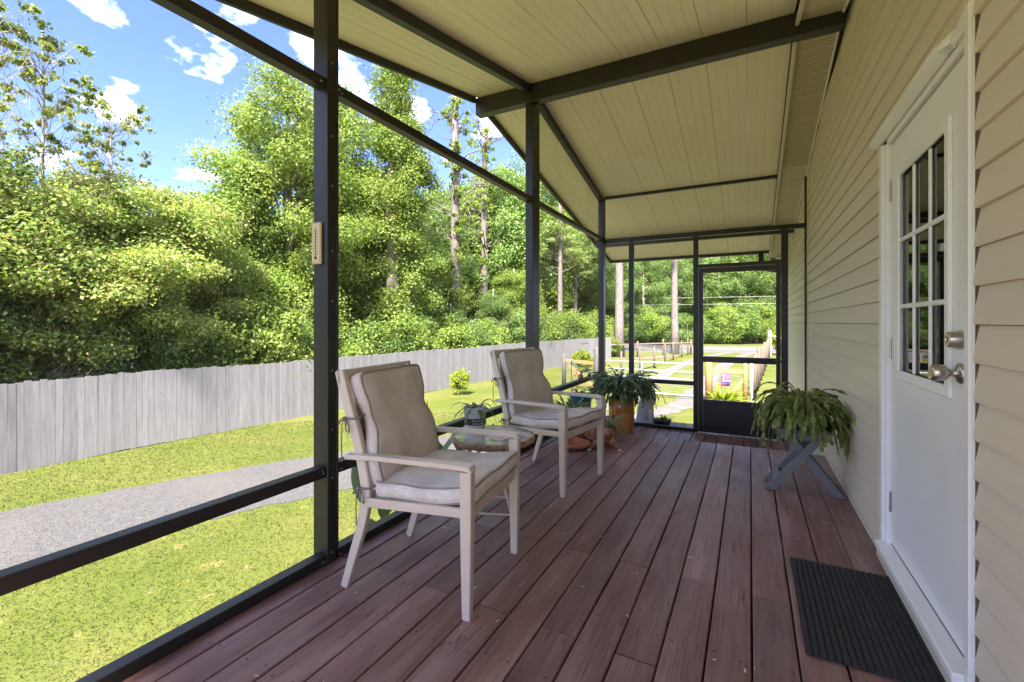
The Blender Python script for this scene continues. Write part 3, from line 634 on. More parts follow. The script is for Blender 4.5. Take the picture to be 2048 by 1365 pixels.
for yc, xf in ((1.61, XI + 0.0006), (4.04, XI + 0.0006), (6.45, XI + 0.0006)):
    for k in range(9):
        cz = 0.08 + 0.3 * k + ern.uniform(-0.05, 0.05); fs.add([(xf, yc + 0.004 * math.cos(t), cz + 0.004 * math.sin(t)) for t in (math.pi * q / 3 for q in range(6))], [tuple(range(6))])
tag(fs.build('screw_heads', M['galv'], enc), kind='stuff')
def pane_quad(name, pts, mat, par=enc):
    m_ = MB(); m_.add(pts, [(0, 1, 2, 3)]); return m_.build(name, M[mat], par)
XS = -1.9
for bi, (a, b) in enumerate(bays):
    mt = 'screen2' if bi == 2 else 'screen'
    zb0 = 0.05 if bi < 2 else -0.19
    pane_quad('screen', [(XS, a, 0.045), (XS, b, 0.045), (XS, b, 0.44), (XS, a, 0.44)], mt)
    pane_quad('screen', [(XS, a, 0.485), (XS, b, 0.485), (XS, b, 2.385), (XS, a, 2.385)], mt)
    if bi < 2: pane_quad('screen', [(XS, a, 2.43), (XS, b, 2.43), (XS, b, rz_(b) - 0.08), (XS, a, rz_(a) - 0.08)], mt)
# the gable screen beside the end wall sags in loose folds
m_ = MB(); a, b = bays[2]; nu, nv = 60, 8
for i in range(nu + 1):
    y = a + (b - a) * i / nu; t = i / nu; amp = 0.010 * max(0, (t - 0.45) / 0.55)
    for j in range(nv + 1):
        q = j / nv; z = 2.43 + (rz_(y) - 0.085 - 2.43) * q
        m_.v.append((XS + amp * q ** 0.6 * math.sin(t * 78 + 3 * math.sin(t * 17)) - amp * q * 0.8, y, z))
m_.f = [(i * (nv + 1) + j, (i + 1) * (nv + 1) + j, (i + 1) * (nv + 1) + j + 1, i * (nv + 1) + j + 1) for i in range(nu) for j in range(nv)]
m_.build('screen', screenmat('loose_gable_screen', 0.24, (0.34, 0.31, 0.22)), enc, smooth=True)
# end wall
YE = 6.47; y0, y1 = YE - 0.025, YE + 0.025; LO = -0.238
el('end_rail', XI, 0.60, y0, y1, 2.985, 3.035); el('end_rail', XI, 0.60, y0, y1, 2.345, 2.40)
el('mullion', -1.515, -1.447, y0, y1, LO + 0.045, 2.343)
el('mullion', -0.665, -0.605, y0 - 0.003, y1 + 0.003, LO + 0.002, 2.343)
el('mullion', 0.338, 0.41, y0 - 0.003, y1 + 0.003, LO + 0.002, 2.343)
el('wall_post', 0.580, 0.5985, y0, y1, LO, 2.985)
el('end_mid_rail', -1.447, -0.667, y0, y1, 0.372, 0.424); el('end_mid_rail', XI, -1.517, y0, y1, 0.372, 0.424)
el('end_sill', XI, -0.667, y0, y1, LO + 0.002, LO + 0.042); el('end_sill', 0.412, 0.578, y0, y1, LO + 0.002, LO + 0.042)
el('door_header', -0.603, 0.336, y0, y1, 1.925, 1.97)
ys_ = YE + 0.002
for (xa, xb, za, zb) in ((XI, 0.58, 2.40, 2.985), (XI, -1.515, 0.424, 2.345), (XI, -1.515, LO + 0.04, 0.372), (-1.447, -0.665, 0.424, 2.345), (-1.447, -0.665, LO + 0.04, 0.372), (-0.605, 0.338, 1.97, 2.345), (0.41, 0.58, LO + 0.04, 2.345)):
    pane_quad('screen', [(xa, ys_, za), (xb, ys_, za), (xb, ys_, zb), (xa, ys_, zb)], 'screen')
sd = thing('screen_door', 'dark bronze screen door with solid kick panel', 'screen door', (-0.13, YE, LO + 0.012))
dy0, dy1 = YE - 0.035, YE + 0.012
def sdp(name, x0, x1, z0, z1, d=0, mat='bronze'): return el(name, x0, x1, dy0 + d, dy1 - d, z0, z1, mat, 0.003, sd)
sdp('stile', -0.600, -0.545, LO + 0.012, 1.92); sdp('stile', 0.284, 0.333, LO + 0.012, 1.92)
sdp('top_rail', -0.543, 0.282, 1.855, 1.919); sdp('mid_rail', -0.543, 0.282, 0.69, 0.765); sdp('bottom_rail', -0.543, 0.282, LO + 0.013, LO + 0.075); sdp('kick_rail', -0.543, 0.282, 0.168, 0.20)
sdp('kick_panel', -0.543, 0.282, LO + 0.076, 0.167, 0.014)
for za, zb in ((0.20, 0.69), (0.765, 1.855)): pane_quad('screen', [(-0.545, YE - 0.008, za), (0.284, YE - 0.008, za), (0.284, YE - 0.008, zb), (-0.545, YE - 0.008, zb)], 'screen', sd)
hk = MB(); hk.tube([(-0.573, dy0 - 0.001, 1.09), (-0.573, dy0 - 0.05, 1.09)], [0.012, 0.017], 10); hk.build('handle', M['blackpot'], sd)
cl = MB(); cl.tube([(-0.02, dy0 - 0.02, 0.727), (0.37, dy0 - 0.02, 0.735)], 0.0125, 10); cl.build('closer', M['blackpot'], sd)
# security light under the far eave
fl = thing('security_light', 'twin headed floodlight under the far eave corner', 'light', (0.46, 9.42, sof(9.42) - 0.006))
q = MB(); q.lathe([(0.001, 0), (0.05, 0), (0.05, -0.02), (0.001, -0.02)][::-1], (0.46, 9.42, sof(9.42) - 0.006), 16); q.build('mount', M['trim'], fl)
for s_ in (-1, 1):
    q = MB(); q.tube([(0.46, 9.42, 2.52), (0.46 + s_ * 0.05, 9.36, 2.49), (0.46 + s_ * 0.09, 9.30, 2.465)], [0.014, 0.03, 0.05], 12); q.build('lamp_head', M['trim'], fl)

# ------------------------------------------------------------------ thermometer on the first post
YT = 1.582
tm = thing('thermometer', 'tan wall thermometer screwed to the dark post', 'thermometer', (-1.928, YT, 1.50))
def tb(name, x0, x1, z0, z1, d0, d1, mat, bev=0): 
    q = MB(); q.box(x0, x1, YT - d1, YT - d0, z0, z1); return q.build(name, M[mat], tm, bevel=bev)
tb('case', -1.9645, -1.898, 1.502, 1.712, 0.0005, 0.014, 'thermo', 0.004)
tb('face', -1.958, -1.9045, 1.511, 1.703, 0.0142, 0.0146, 'thermo2')
tb('glass_tube', -1.9325, -1.930, 1.54, 1.686, 0.0147, 0.017, 'inkdark')
q = MB(); q.lathe([(0.0005, -0.008), (0.006, -0.003), (0.006, 0.004), (0.0005, 0.01)], (-1.9312, YT - 0.0166, 1.532), 10); q.build('bulb', M['inkdark'], tm)
q = MB()
for i in range(9):
    zc = 1.553 + 0.0143 * i
    for x0_, w_ in ((-1.950, 0.009), (-1.921, 0.007)): q.box(x0_, x0_ + w_, YT - 0.0152, YT - 0.01465, zc - 0.0018, zc + 0.0018)
for x0_ in (-1.950, -1.918): q.box(x0_, x0_ + 0.006, YT - 0.0152, YT - 0.01465, 1.5165, 1.5195)
tag(q.build('scale_marks', M['inkdark'], tm), kind='stuff')

# ------------------------------------------------------------------ patio chairs
def rect_sweep(path, wx, wy, y):      # path in the x-z plane, rectangular section; wx list along path normal, wy width in y
    mb = MB(); secs = []; n = len(path)
    for i, (x, z) in enumerate(path):
        a, b = path[max(i - 1, 0)], path[min(i + 1, n - 1)]; d = Vector((b[0] - a[0], 0, b[1] - a[1])).normalized(); nn = Vector((d.z, 0, -d.x))
        t = wx[i] / 2; ww = wy[i] / 2; p = Vector((x, y if not hasattr(y, '__len__') else y[i], z)); e = 0.004
        ring = []
        for sx, sy in ((-1, -1), (1, -1), (1, 1), (-1, 1)):
            c = [(sx * t, sy * (ww - e)), (sx * (t - e), sy * ww)]
            if sx * sy < 0: c = c[::-1]
            if (sx, sy) in ((-1, -1), (1, 1)): pass
            ring += [p + nn * u + Vector((0, v, 0)) for u, v in c]
        secs.append(ring)
    mb.sweep(None, secs); return mb
def curve2(pts, n): return [(p.x, p.z) for p in smooth_path([(x, 0, z) for x, z in pts], n)]
def cushion(w, d, t, place, seed, puff=0.018, n=22, wave=0.006):
    """closed pillow: u along depth (0..d), v across (-w/2..w/2); place(u, v, h) -> xyz"""
    rr = random.Random(seed); ph = [rr.uniform(0, 6.28) for _ in range(8)]
    def hgt(u, v):
        a, b = 2 * u / d - 1, 2 * v / w
        k = (1 - a ** 4) * (1 - b ** 4); wr = math.sin(9 * a + ph[0] + 2 * b) * 0.5 + math.sin(7 * b + ph[1] - 3 * a) * 0.5 + math.sin(15 * b + 4 * a + ph[2]) * 0.25
        return puff * k + wave * wr * min(1, 3 * (1 - max(abs(a), abs(b))) + 0.35)
    def inset(i): return i
    mb = MB(); top, bot = {}, {}
    for i in range(n + 1):
        for j in range(n + 1):
            u, v = d * i / n, w * (j / n - 0.5)
            # rounded corners in plan
            a, b = 2 * u / d - 1, 2 * v / w; m_ = max(abs(a), abs(b)); k = 1.0
            if abs(a) > 0.86 and abs(b) > 0.86:
                ex, ey = (abs(a) - 0.86) / 0.14, (abs(b) - 0.86) / 0.14; L = math.hypot(ex, ey); mm = max(ex, ey)
                f = mm / L if L > 0 else 1; a = math.copysign(0.86 + 0.14 * ex * (0.35 + 0.65 * f), a); b = math.copysign(0.86 + 0.14 * ey * (0.35 + 0.65 * f), b)
            uu, vv = d * (a + 1) / 2, w * b / 2
            edge = 0.004 * math.sin(5 * a + ph[3]) + 0.004 * math.sin(6 * b + ph[4])
            top[i, j] = len(mb.v); mb.v.append(place(uu, vv, t / 2 + hgt(u, v) + edge)); bot[i, j] = len(mb.v); mb.v.append(place(uu, vv, -t / 2 - 0.3 * hgt(u, v) + edge))
    for i in range(n):
        for j in range(n):
            mb.f.append((top[i, j], top[i + 1, j], top[i + 1, j + 1], top[i, j + 1])); mb.f.append((bot[i, j], bot[i, j + 1], bot[i + 1, j + 1], bot[i + 1, j]))
    ring = [(i, 0) for i in range(n)] + [(n, j) for j in range(n)] + [(i, n) for i in range(n, 0, -1)] + [(0, j) for j in range(n, 0, -1)]
    mids = []
    cen = place(d / 2, 0, 0)
    for r in ring:
        p, q = Vector(mb.v[top[r]]), Vector(mb.v[bot[r]]); m_ = (p + q) / 2; o = (m_ - Vector(cen)); o = o.normalized() * 0.008; mids.append(len(mb.v)); mb.v.append(tuple(m_ + o))
    for k in range(len(ring)):
        k2 = (k + 1) % len(ring); a, b = ring[k], ring[k2]
        mb.f.append((top[b], top[a], mids[k], mids[k2])); mb.f.append((mids[k2], mids[k], bot[a], bot[b]))
    pipes = MB()
    pipes.tube([mb.v[top[r]] for r in ring], 0.0042, 6, closed=True); pipes.tube([mb.v[bot[r]] for r in ring], 0.0042, 6, closed=True)
    return mb, pipes
def make_chair(loc, rz, label, seed):
    t = thing('patio_chair', label, 'chair', loc, rz, 'cushioned patio chairs'); HW = 0.285
    rr = random.Random(seed)
    back = curve2([(0.0, 0.0), (0.045, 0.14), (0.095, 0.30), (0.118, 0.42), (0.108, 0.52), (0.068, 0.68), (0.018, 0.83), (-0.028, 0.985)], 4)
    for s_ in (-1, 1):
        n = len(back); wx = [0.036 + 0.012 * min(1, i / (n * 0.4)) for i in range(n)]
        rect_sweep(back, wx, [0.032] * n, s_ * (HW - 0.02)).build('rear_post', M['chair'], t, local=True)
        fl_ = [(0.628, 0.0), (0.628, 0.2), (0.628, 0.40), (0.628, 0.6)]
        rect_sweep(fl_, [0.036, 0.044, 0.05, 0.052], [0.036, 0.040, 0.044, 0.044], s_ * HW).build('front_leg', M['chair'], t, local=True)
        arm = [(0.028, 0.603), (0.2, 0.612), (0.4, 0.615), (0.60, 0.617), (0.644, 0.613), (0.655, 0.60)]
        rect_sweep(arm, [0.022, 0.022, 0.022, 0.022, 0.022, 0.012], [0.046, 0.05, 0.054, 0.056, 0.056, 0.05], s_ * HW).build('armrest', M['chair'], t, local=True)
        q = MB(); q.bar((0.11, s_ * (HW - 0.005), 0.405), (0.606, s_ * (HW - 0.005), 0.425), 0.024, 0.04); q.build('side_rail', M['chair'], t, local=True, bevel=0.004)
    q = MB(); q.bar((0.622, -HW + 0.022, 0.415), (0.622, HW - 0.022, 0.415), 0.024, 0.055); q.build('front_rail', M['chair'], t, local=True, bevel=0.004)
    q = MB(); q.bar((-0.026, -HW + 0.004, 0.955), (-0.026, HW - 0.004, 0.955), 0.026, 0.066, (-0.28, 0, 1)); q.build('top_rail', M['chair'], t, local=True, bevel=0.005)
    q = MB(); q.bar((0.10, -HW + 0.03, 0.41), (0.10, HW - 0.03, 0.41), 0.024, 0.04); q.build('rear_rail', M['chair'], t, local=True, bevel=0.004)
    sl_ = MB(); sl_.add([(0.02, -HW + 0.035, 0.93), (0.02, HW - 0.035, 0.93), (0.12, HW - 0.035, 0.46), (0.12, -HW + 0.035, 0.46)], [(0, 1, 2, 3)]); sl_.add([(0.12, -HW + 0.01, 0.428), (0.61, -HW + 0.01, 0.436), (0.61, HW - 0.01, 0.436), (0.12, HW - 0.01, 0.428)], [(0, 1, 2, 3)])
    sl_.build('sling', M['piping'], t, local=True)
    # seat cushion
    def pl(u, v, h): x = 0.165 + u; return (x, v, 0.472 + 0.028 * (u / 0.5) + h - 0.012 * math.sin(u / 0.5 * 3.1))
    mb, pp = cushion(0.545, 0.488, 0.066, pl, seed, 0.022)
    sc_ = mb.build('seat_cushion', M['fabric'], t, local=True, smooth=True); o = pp.build('piping', M['piping'], sc_, off=(0, 0, 0), smooth=True)
    # back cushion, pinched where the ties pull it in
    def pb(u, v, h):
        q_ = u / 0.50; x = 0.178 - 0.135 * q_ + 0.014 * math.sin(q_ * 3.1) ; z = 0.468 + 0.49 * q_
        pin = 0.022 * math.exp(-((q_ - 0.62) / 0.10) ** 2)
        k = 1 - 0.10 * math.exp(-((q_ - 0.62) / 0.16) ** 2) + 0.05 * math.exp(-((q_ - 0.2) / 0.2) ** 2)
        hh = h - (pin if h > 0 else 0); return (x + hh * 0.96, v * k, z + hh * 0.27)
    mb, pp = cushion(0.50, 0.51, 0.062, pb, seed + 7, 0.016, 22, 0.005)
    bc = mb.build('back_cushion', M['fabric_back'], t, local=True, smooth=True); pp.build('piping', M['piping'], bc, off=(0, 0, 0), smooth=True)
    fz = MB()
    for i in range(40):
        y = rr.uniform(-0.22, 0.22); x = rr.uniform(0.012, 0.045); p = Vector((x, y, 0.952)); fz.tube([p, p + Vector((rr.uniform(-0.012, 0.006), rr.uniform(-0.01, 0.01), rr.uniform(0.006, 0.02))), p + Vector((rr.uniform(-0.03, 0.01), rr.uniform(-0.02, 0.02), rr.uniform(0.0, 0.018)))], 0.0009, 3)
    tag(fz.build('frayed_threads', M['straw'], bc, off=(0, 0, 0)), kind='stuff')
    for s_ in (-1, 1):       # bow ties
        for (bx, bz, ln) in ((0.045, 0.775, 0.2), (0.125, 0.468, 0.17)):
            q = MB(); y0_ = s_ * (HW - 0.045); y1_ = s_ * (HW + 0.004)
            q.tube([(bx + 0.045, y0_, bz + 0.01), (bx + 0.02, y1_, bz), (bx - 0.028, y1_, bz - 0.004)], 0.0045, 6)
            kx = bx - 0.03; q.tube([(kx - 0.01, y1_, bz - 0.006), (kx + 0.006, y1_ + s_ * 0.006, bz)], 0.009, 6)
            q.tube([(kx, y1_, bz), (kx + 0.03, y1_ + s_ * 0.012, bz - 0.03), (kx + 0.034, y1_ + s_ * 0.012, bz - 0.062), (kx + 0.016, y1_ + s_ * 0.01, bz - 0.055), (kx, y1_, bz)], 0.0035, 5)
            q.tube([(kx, y1_, bz), (kx - 0.025, y1_ + s_ * 0.006, bz - 0.018), (kx - 0.034, y1_, bz - 0.03)], 0.0045, 5)
            q.tube([(kx, y1_, bz), (kx - 0.012, y1_ + s_ * 0.004, bz - 0.03), (kx - 0.018, y1_, bz - ln * 0.5), (kx - 0.016, y1_, bz - ln)], 0.0028, 5)
            q.build('tie', M['rope'], t, local=True, smooth=True)
    for s_ in (-1, 1):
        for (fx, fy) in ((0.0, HW - 0.02), (0.628, HW)):
            q = MB(); q.box(fx - 0.015, fx + 0.015, s_ * fy - 0.015, s_ * fy + 0.015, 0.0005, 0.006); q.build('foot_cap', M['blackpot'], t, local=True)
    return t
def chair_loc(px, py, rz, lx, ly):     # place so that local point (lx, ly) lands on (px, py)
    return (px - lx * math.cos(rz) + ly * math.sin(rz), py - lx * math.sin(rz) - ly * math.cos(rz), 0.001)
r1 = R(7.5); make_chair(chair_loc(-1.648, 1.500, r1, 0, -0.265), r1, 'beige cushioned patio armchair beside the post with the thermometer', 3)
r2 = R(-10.0); make_chair(chair_loc(-1.150, 2.965, r2, 0.628, -0.285), r2, 'beige cushioned patio armchair with potted plants around its far side', 9)

# ------------------------------------------------------------------ side table with glass top
TX, TY, TZ = -1.425, 2.47, 0.50
tbl = thing('side_table', 'small round side table with rusty rim and glass top', 'table', (TX, TY, 0))
q = MB(); q.lathe([(0.20, -0.028), (0.258, -0.028), (0.264, -0.014), (0.262, 0.004), (0.252, 0.008), (0.236, 0.004), (0.20, 0.002)], (TX, TY, TZ), 56, lambda t, z: 0.006 * math.sin(9 * t) + 0.004 * math.sin(23 * t + 1)); q.build('rim', M['rust'], tbl, smooth=True)
q = MB(); q.lathe([(0.001, -0.002), (0.24, -0.002), (0.24, 0.0055), (0.001, 0.0055)], (TX, TY, TZ), 48); q.build('glass_top', M['tglass'], tbl)
q = MB(); q.lathe([(0.001, 0.006), (0.05, 0.006), (0.058, 0.008), (0.05, 0.0095), (0.001, 0.009)], (TX + 0.075, TY - 0.06, TZ), 20, lambda t, z: 0.12 * math.sin(5 * t) + 0.07 * math.sin(11 * t)); q.build('painted_leaf', M['straw'], tbl)
for k in range(4):
    a = R(45 + 90 * k); ca, sa = math.cos(a), math.sin(a); b = a + R(90)
    q = MB(); q.tube([(TX + 0.19 * ca, TY + 0.19 * sa, TZ - 0.028), (TX + 0.07 * ca, TY + 0.07 * sa, 0.30), (TX + 0.10 * math.cos(a + 0.5), TY + 0.10 * math.sin(a + 0.5), 0.2), (TX + 0.225 * math.cos(a + 0.35), TY + 0.225 * math.sin(a + 0.35), 0.004)], 0.0095, 8); q.build('leg', M['ironpaint'], tbl, smooth=True)
for k in range(4):
    a = R(45 + 90 * k) + 0.36; b = a + R(90); q = MB(); q.tube([(TX + 0.185 * math.cos(a), TY + 0.185 * math.sin(a), 0.065), (TX + 0.185 * math.cos(b), TY + 0.185 * math.sin(b), 0.065)], 0.006, 6); q.build('stretcher', M['ironpaint'], tbl)

# ------------------------------------------------------------------ plants
def segleaf(mb, p, d, side, L, w, th=0.004):      # one flat notched cactus segment
    d = d.normalized(); side = (side - d * side.dot(d)).normalized(); up = d.cross(side)
    b = len(mb.v); row = [(0, 0.28), (0.35, 0.95), (0.62, 0.72), (0.8, 1.0), (1.0, 0.35)]
    for t, k in row:
        c = p + d * L * t; mb.v += [tuple(c - side * w * k / 2), tuple(c + up * th), tuple(c + side * w * k / 2), tuple(c - up * th)]
    for i in range(4):
        for j in range(4):
            k = (j + 1) % 4; mb.f.append((b + i * 4 + j, b + i * 4 + k, b + (i + 1) * 4 + k, b + (i + 1) * 4 + j))
    mb.f += [(b + 3, b + 2, b + 1, b), (b + 16, b + 17, b + 18, b + 19)]
def cactus(parent, c, r_pot, n, reach, drop, seg, w, mat, seed, lift=0.10, droopy=1.0):
    rr = random.Random(seed)
    for k in range(n):
        a = rr.uniform(0, 2 * math.pi); f = rr.random(); out = Vector((math.cos(a), math.sin(a), 0))
        p = Vector(c) + out * r_pot * rr.uniform(0.1, 0.9); elev = rr.uniform(0.1, 0.85) if rr.random() < 0.85 else rr.uniform(0.8, 1.3)
        d = (out * math.cos(elev) + Vector((0, 0, 1)) * math.sin(elev)).normalized(); mb = MB(); R_ = reach * rr.uniform(0.6, 1.1); D = drop * rr.uniform(0.35, 1.05)
        up_steps = rr.randint(2, 4); m_ = up_steps + int(R_ / seg) + int(D / seg); bend = rr.uniform(0.28, 0.5) * droopy
        side = Vector((-out.y, out.x, 0)); horiz = 0
        for i in range(m_):
            L = seg * rr.uniform(0.8, 1.15); sd = (side * math.cos(rr.uniform(-0.9, 0.9)) + d.cross(side) * math.sin(rr.uniform(-0.9, 0.9)))
            segleaf(mb, p, d, sd, L * 1.04, w * rr.uniform(0.75, 1.15)); p = p + d * L
            horiz = math.hypot(p.x - c[0], p.y - c[1])
            tgt = Vector((0, 0, -1)) if horiz > R_ else out * 0.75 + Vector((0, 0, -0.35))
            d = (d + tgt * bend + Vector((rr.uniform(-1, 1), rr.uniform(-1, 1), rr.uniform(-1, 1))) * 0.16).normalized()
            if p.z < c[2] - D: break
        mb.build('stem', mat, parent)
def pot(parent, c, r0, r1, h, mat, name='pot', soil=True, lip=0.012):
    q = MB(); q.lathe([(0.001, 0), (r0, 0), (r1, h - lip * 1.6), (r1 + lip * 0.5, h - lip * 1.6), (r1 + lip * 0.5, h), (r1 - 0.006, h), (r1 - 0.012, h - 0.03), (0.001, h - 0.03)], c, 36); o = q.build(name, mat, parent)
    if soil: q = MB(); q.lathe([(0.001, h - 0.028), (r1 - 0.011, h - 0.028), (r1 - 0.011, h - 0.0245), (0.001, h - 0.02)], c, 24); q.build('soil', M['soil'], parent)
    return o
# grey X-legged stand by the wall with the big holiday cactus
SXc, SYc = 0.335, 3.885
stand = thing('plant_stand', 'grey painted wooden plant stand with crossed legs', 'plant stand', (SXc, SYc, 0))
q = MB(); q.box(SXc - 0.165, SXc + 0.165, SYc - 0.145, SYc + 0.145, 0.435, 0.458); q.build('top_board', M['greywood'], stand, bevel=0.003)
for s_ in (-1, 1):
    q = MB(); q.box(SXc - 0.145, SXc + 0.145, SYc + s_ * 0.122 - 0.009, SYc + s_ * 0.122 + 0.009, 0.385, 0.434); q.build('apron', M['greywood'], stand, bevel=0.002)
    for k, dy in ((-1, 0.0), (1, 0.020)):
        y_ = SYc + s_ * (0.098 - dy); q = MB(); q.bar((SXc - k * 0.125, y_, 0.428), (SXc + k * 0.205, y_, 0.012), 0.018, 0.058, (1, 0, 0.0))
        mb2 = MB(); x0_, x1_ = SXc - k * 0.118, SXc + k * 0.212; hw = 0.034
        mb2.add([(x0_ - hw, y_ - 0.009, 0.432), (x0_ + hw, y_ - 0.009, 0.432), (x0_ + hw, y_ + 0.009, 0.432), (x0_ - hw, y_ + 0.009, 0.432), (x1_ - hw, y_ - 0.009, 0.002), (x1_ + hw, y_ - 0.009, 0.002), (x1_ + hw, y_ + 0.009, 0.002), (x1_ - hw, y_ + 0.009, 0.002)],
                [(0, 3, 2, 1), (4, 5, 6, 7), (0, 1, 5, 4), (1, 2, 6, 5), (2, 3, 7, 6), (3, 0, 4, 7)] if True else [])
        mb2.build('leg', M['greywood'], stand, bevel=0.002)
for k in (-1, 1):
    xx = SXc + k * 0.163; q = MB(); q.bar((xx, SYc - 0.108, 0.098), (xx, SYc + 0.108, 0.098), 0.016, 0.062, (-k * 0.62, 0, 0.8)); q.build('stretcher', M['greywood'], stand, bevel=0.002)
pc = thing('holiday_cactus', 'large drooping green cactus in a dark blue pot on grey stand', 'potted plant', (SXc, SYc, 0.4585))
pot(pc, (SXc, SYc, 0.459), 0.095, 0.125, 0.21, M['bluepot'])
cactus(pc, (SXc - 0.005, SYc, 0.63), 0.10, 190, 0.08, 0.24, 0.038, 0.031, M['cactus'], 4)
cactus(pc, (SXc + 0.01, SYc - 0.06, 0.62), 0.08, 60, 0.07, 0.36, 0.040, 0.031, M['cactus'], 6)
cactus(pc, (SXc - 0.02, SYc - 0.03, 0.65), 0.09, 34, 0.10, 0.07, 0.038, 0.03, M['cactus'], 14, droopy=0.8)
# log planter with cactus on the lower deck
LX, LY_, LZ = -1.455, 5.78, -0.238
lg = thing('log_planter', 'varnished orange log planter in the porch corner', 'planter', (LX, LY_, LZ))
q = MB(); q.lathe([(0.001, 0.001), (0.13, 0.001), (0.152, 0.02), (0.158, 0.09), (0.155, 0.2), (0.158, 0.35), (0.163, 0.49), (0.150, 0.497), (0.135, 0.49), (0.13, 0.44), (0.001, 0.44)], (LX, LY_, LZ), 48, lambda t, z: 0.03 * math.sin(3 * t + 1) + 0.016 * math.sin(7 * t + 5 * z) + 0.11 * math.exp(-((t - 5.6) / 0.28) ** 2 - ((z - 0.07) / 0.07) ** 2) + 0.05 * math.exp(-((t - 4.4) / 0.2) ** 2 - ((z - 0.26) / 0.05) ** 2)); q.build('log', M['log'], lg, smooth=True)
q = MB(); q.lathe([(0.001, 0.0), (0.034, 0.0), (0.03, 0.012), (0.001, 0.018)], (0, 0, 0), 16); 
for kx, kz in ((-0.062, 0.265), (-0.015, 0.235)):
    m2 = MB(); m2.sweep(None, [[(LX + kx + r * math.cos(t), LY_ - 0.153 - d, LZ + kz + r * 1.3 * math.sin(t)) for t in (2 * math.pi * k / 14 for k in range(14))] for r, d in ((0.001, -0.03), (0.022, -0.03), (0.020, 0.006), (0.008, 0.010), (0.001, 0.004))]); m2.build('knot', M['soil'], lg, smooth=True)
q = MB(); q.lathe([(0.001, 0.441), (0.128, 0.441), (0.12, 0.455), (0.001, 0.46)], (LX, LY_, LZ), 20); q.build('soil', M['soil'], lg)
lc = thing('holiday_cactus', 'dark leafy cactus spilling out of the log planter', 'potted plant', (LX, LY_, LZ + 0.46))
cactus(lc, (LX + 0.02, LY_, LZ + 0.62), 0.14, 170, 0.21, 0.17, 0.055, 0.036, M['cactus2'], 21)
cactus(lc, (LX + 0.02, LY_, LZ + 0.66), 0.12, 75, 0.25, 0.10, 0.058, 0.036, M['cactus2'], 22, droopy=0.7)
cactus(lc, (LX + 0.12, LY_ - 0.02, LZ + 0.60), 0.08, 30, 0.13, 0.32, 0.055, 0.036, M['cactus2'], 24)
q = MB(); q.tube([(LX, LY_, LZ + 0.45), (LX + 0.02, LY_, LZ + 0.66)], [0.06, 0.11], 12); q.build('crown_base', M['cactus2'], lc)
# strap-leaf helper
def straps(parent, c, n, L, w, mat, seed, elev=(0.5, 1.3), droop=1.0, name='leaf', spread=0.03):
    rr = random.Random(seed)
    for k in range(n):
        a = rr.uniform(0, 6.283); e = rr.uniform(*elev); ln = L * rr.uniform(0.65, 1.1); d = Vector((math.cos(a) * math.cos(e), math.sin(a) * math.cos(e), math.sin(e))); p = Vector(c) + Vector((math.cos(a), math.sin(a), 0)) * spread * rr.random()
        pts, ws = [], []; m_ = 8
        for i in range(m_ + 1):
            pts.append(p.copy()); t = i / m_; ws.append(w * (0.35 + 1.3 * t if t < 0.5 else 1.0) * (1 - max(0, t - 0.45) / 0.56)); p = p + d * ln / m_; d = (d + Vector((0, 0, -0.16 * droop * (1 + t)))).normalized()
        mb = MB(); mb.ribbon(pts, ws, (-math.sin(a), math.cos(a), 0.15 * rr.uniform(-1, 1)), 0.18); mb.build(name, mat, parent, smooth=True)
# grey pot on the table
PX, PY, PZ = -1.578, 2.50, TZ + 0.0062
gp = thing('potted_plant', 'small cactus in a grey pot with a black lettered band', 'potted plant', (PX, PY, PZ))
pot(gp, (PX, PY, PZ), 0.064, 0.075, 0.158, M['greypot'], lip=0.004)
q = MB(); q.lathe([(0.0672, 0.048), (0.0706, 0.092), (0.0712, 0.092), (0.0678, 0.048)], (PX, PY, PZ), 40); q.f = [f for f in q.f if len(f) == 4]; q.build('band', M['potband'], gp)
straps(gp, (PX, PY, PZ + 0.14), 17, 0.19, 0.026, M['strap'], 5, (0.3, 1.2), 1.7)
def text_obj(txt, size, mat, parent, name, mapf):
    cu = bpy.data.curves.new('lettering', 'FONT'); cu.body = txt; cu.size = size; cu.align_x = 'CENTER'; cu.resolution_u = 2
    o = bpy.data.objects.new('lettering', cu); C.objects.link(o); bpy.context.view_layer.update(); dg = bpy.context.evaluated_depsgraph_get(); me = bpy.data.meshes.new_from_object(o.evaluated_get(dg)); C.objects.unlink(o); bpy.data.objects.remove(o)
    for v in me.vertices: v.co = mapf(v.co.x, v.co.y)
    me.materials.clear(); me.materials.append(mat); k = bpy.data.objects.new(name, me); C.objects.link(k); k.parent = parent; return k
def potmap(zc, r):
    a0 = math.atan2(-PY, -PX) + 0.35      # towards the seats
    return lambda x, y: Vector((r * math.cos(a0 + x / r), r * math.sin(a0 + x / r), zc + y))
text_obj('Our Flowers', 0.0175, M['ink'], gp, 'lettering', potmap(0.074, 0.0722)); text_obj('& Gardens', 0.0175, M['ink'], gp, 'lettering', potmap(0.056, 0.0712))
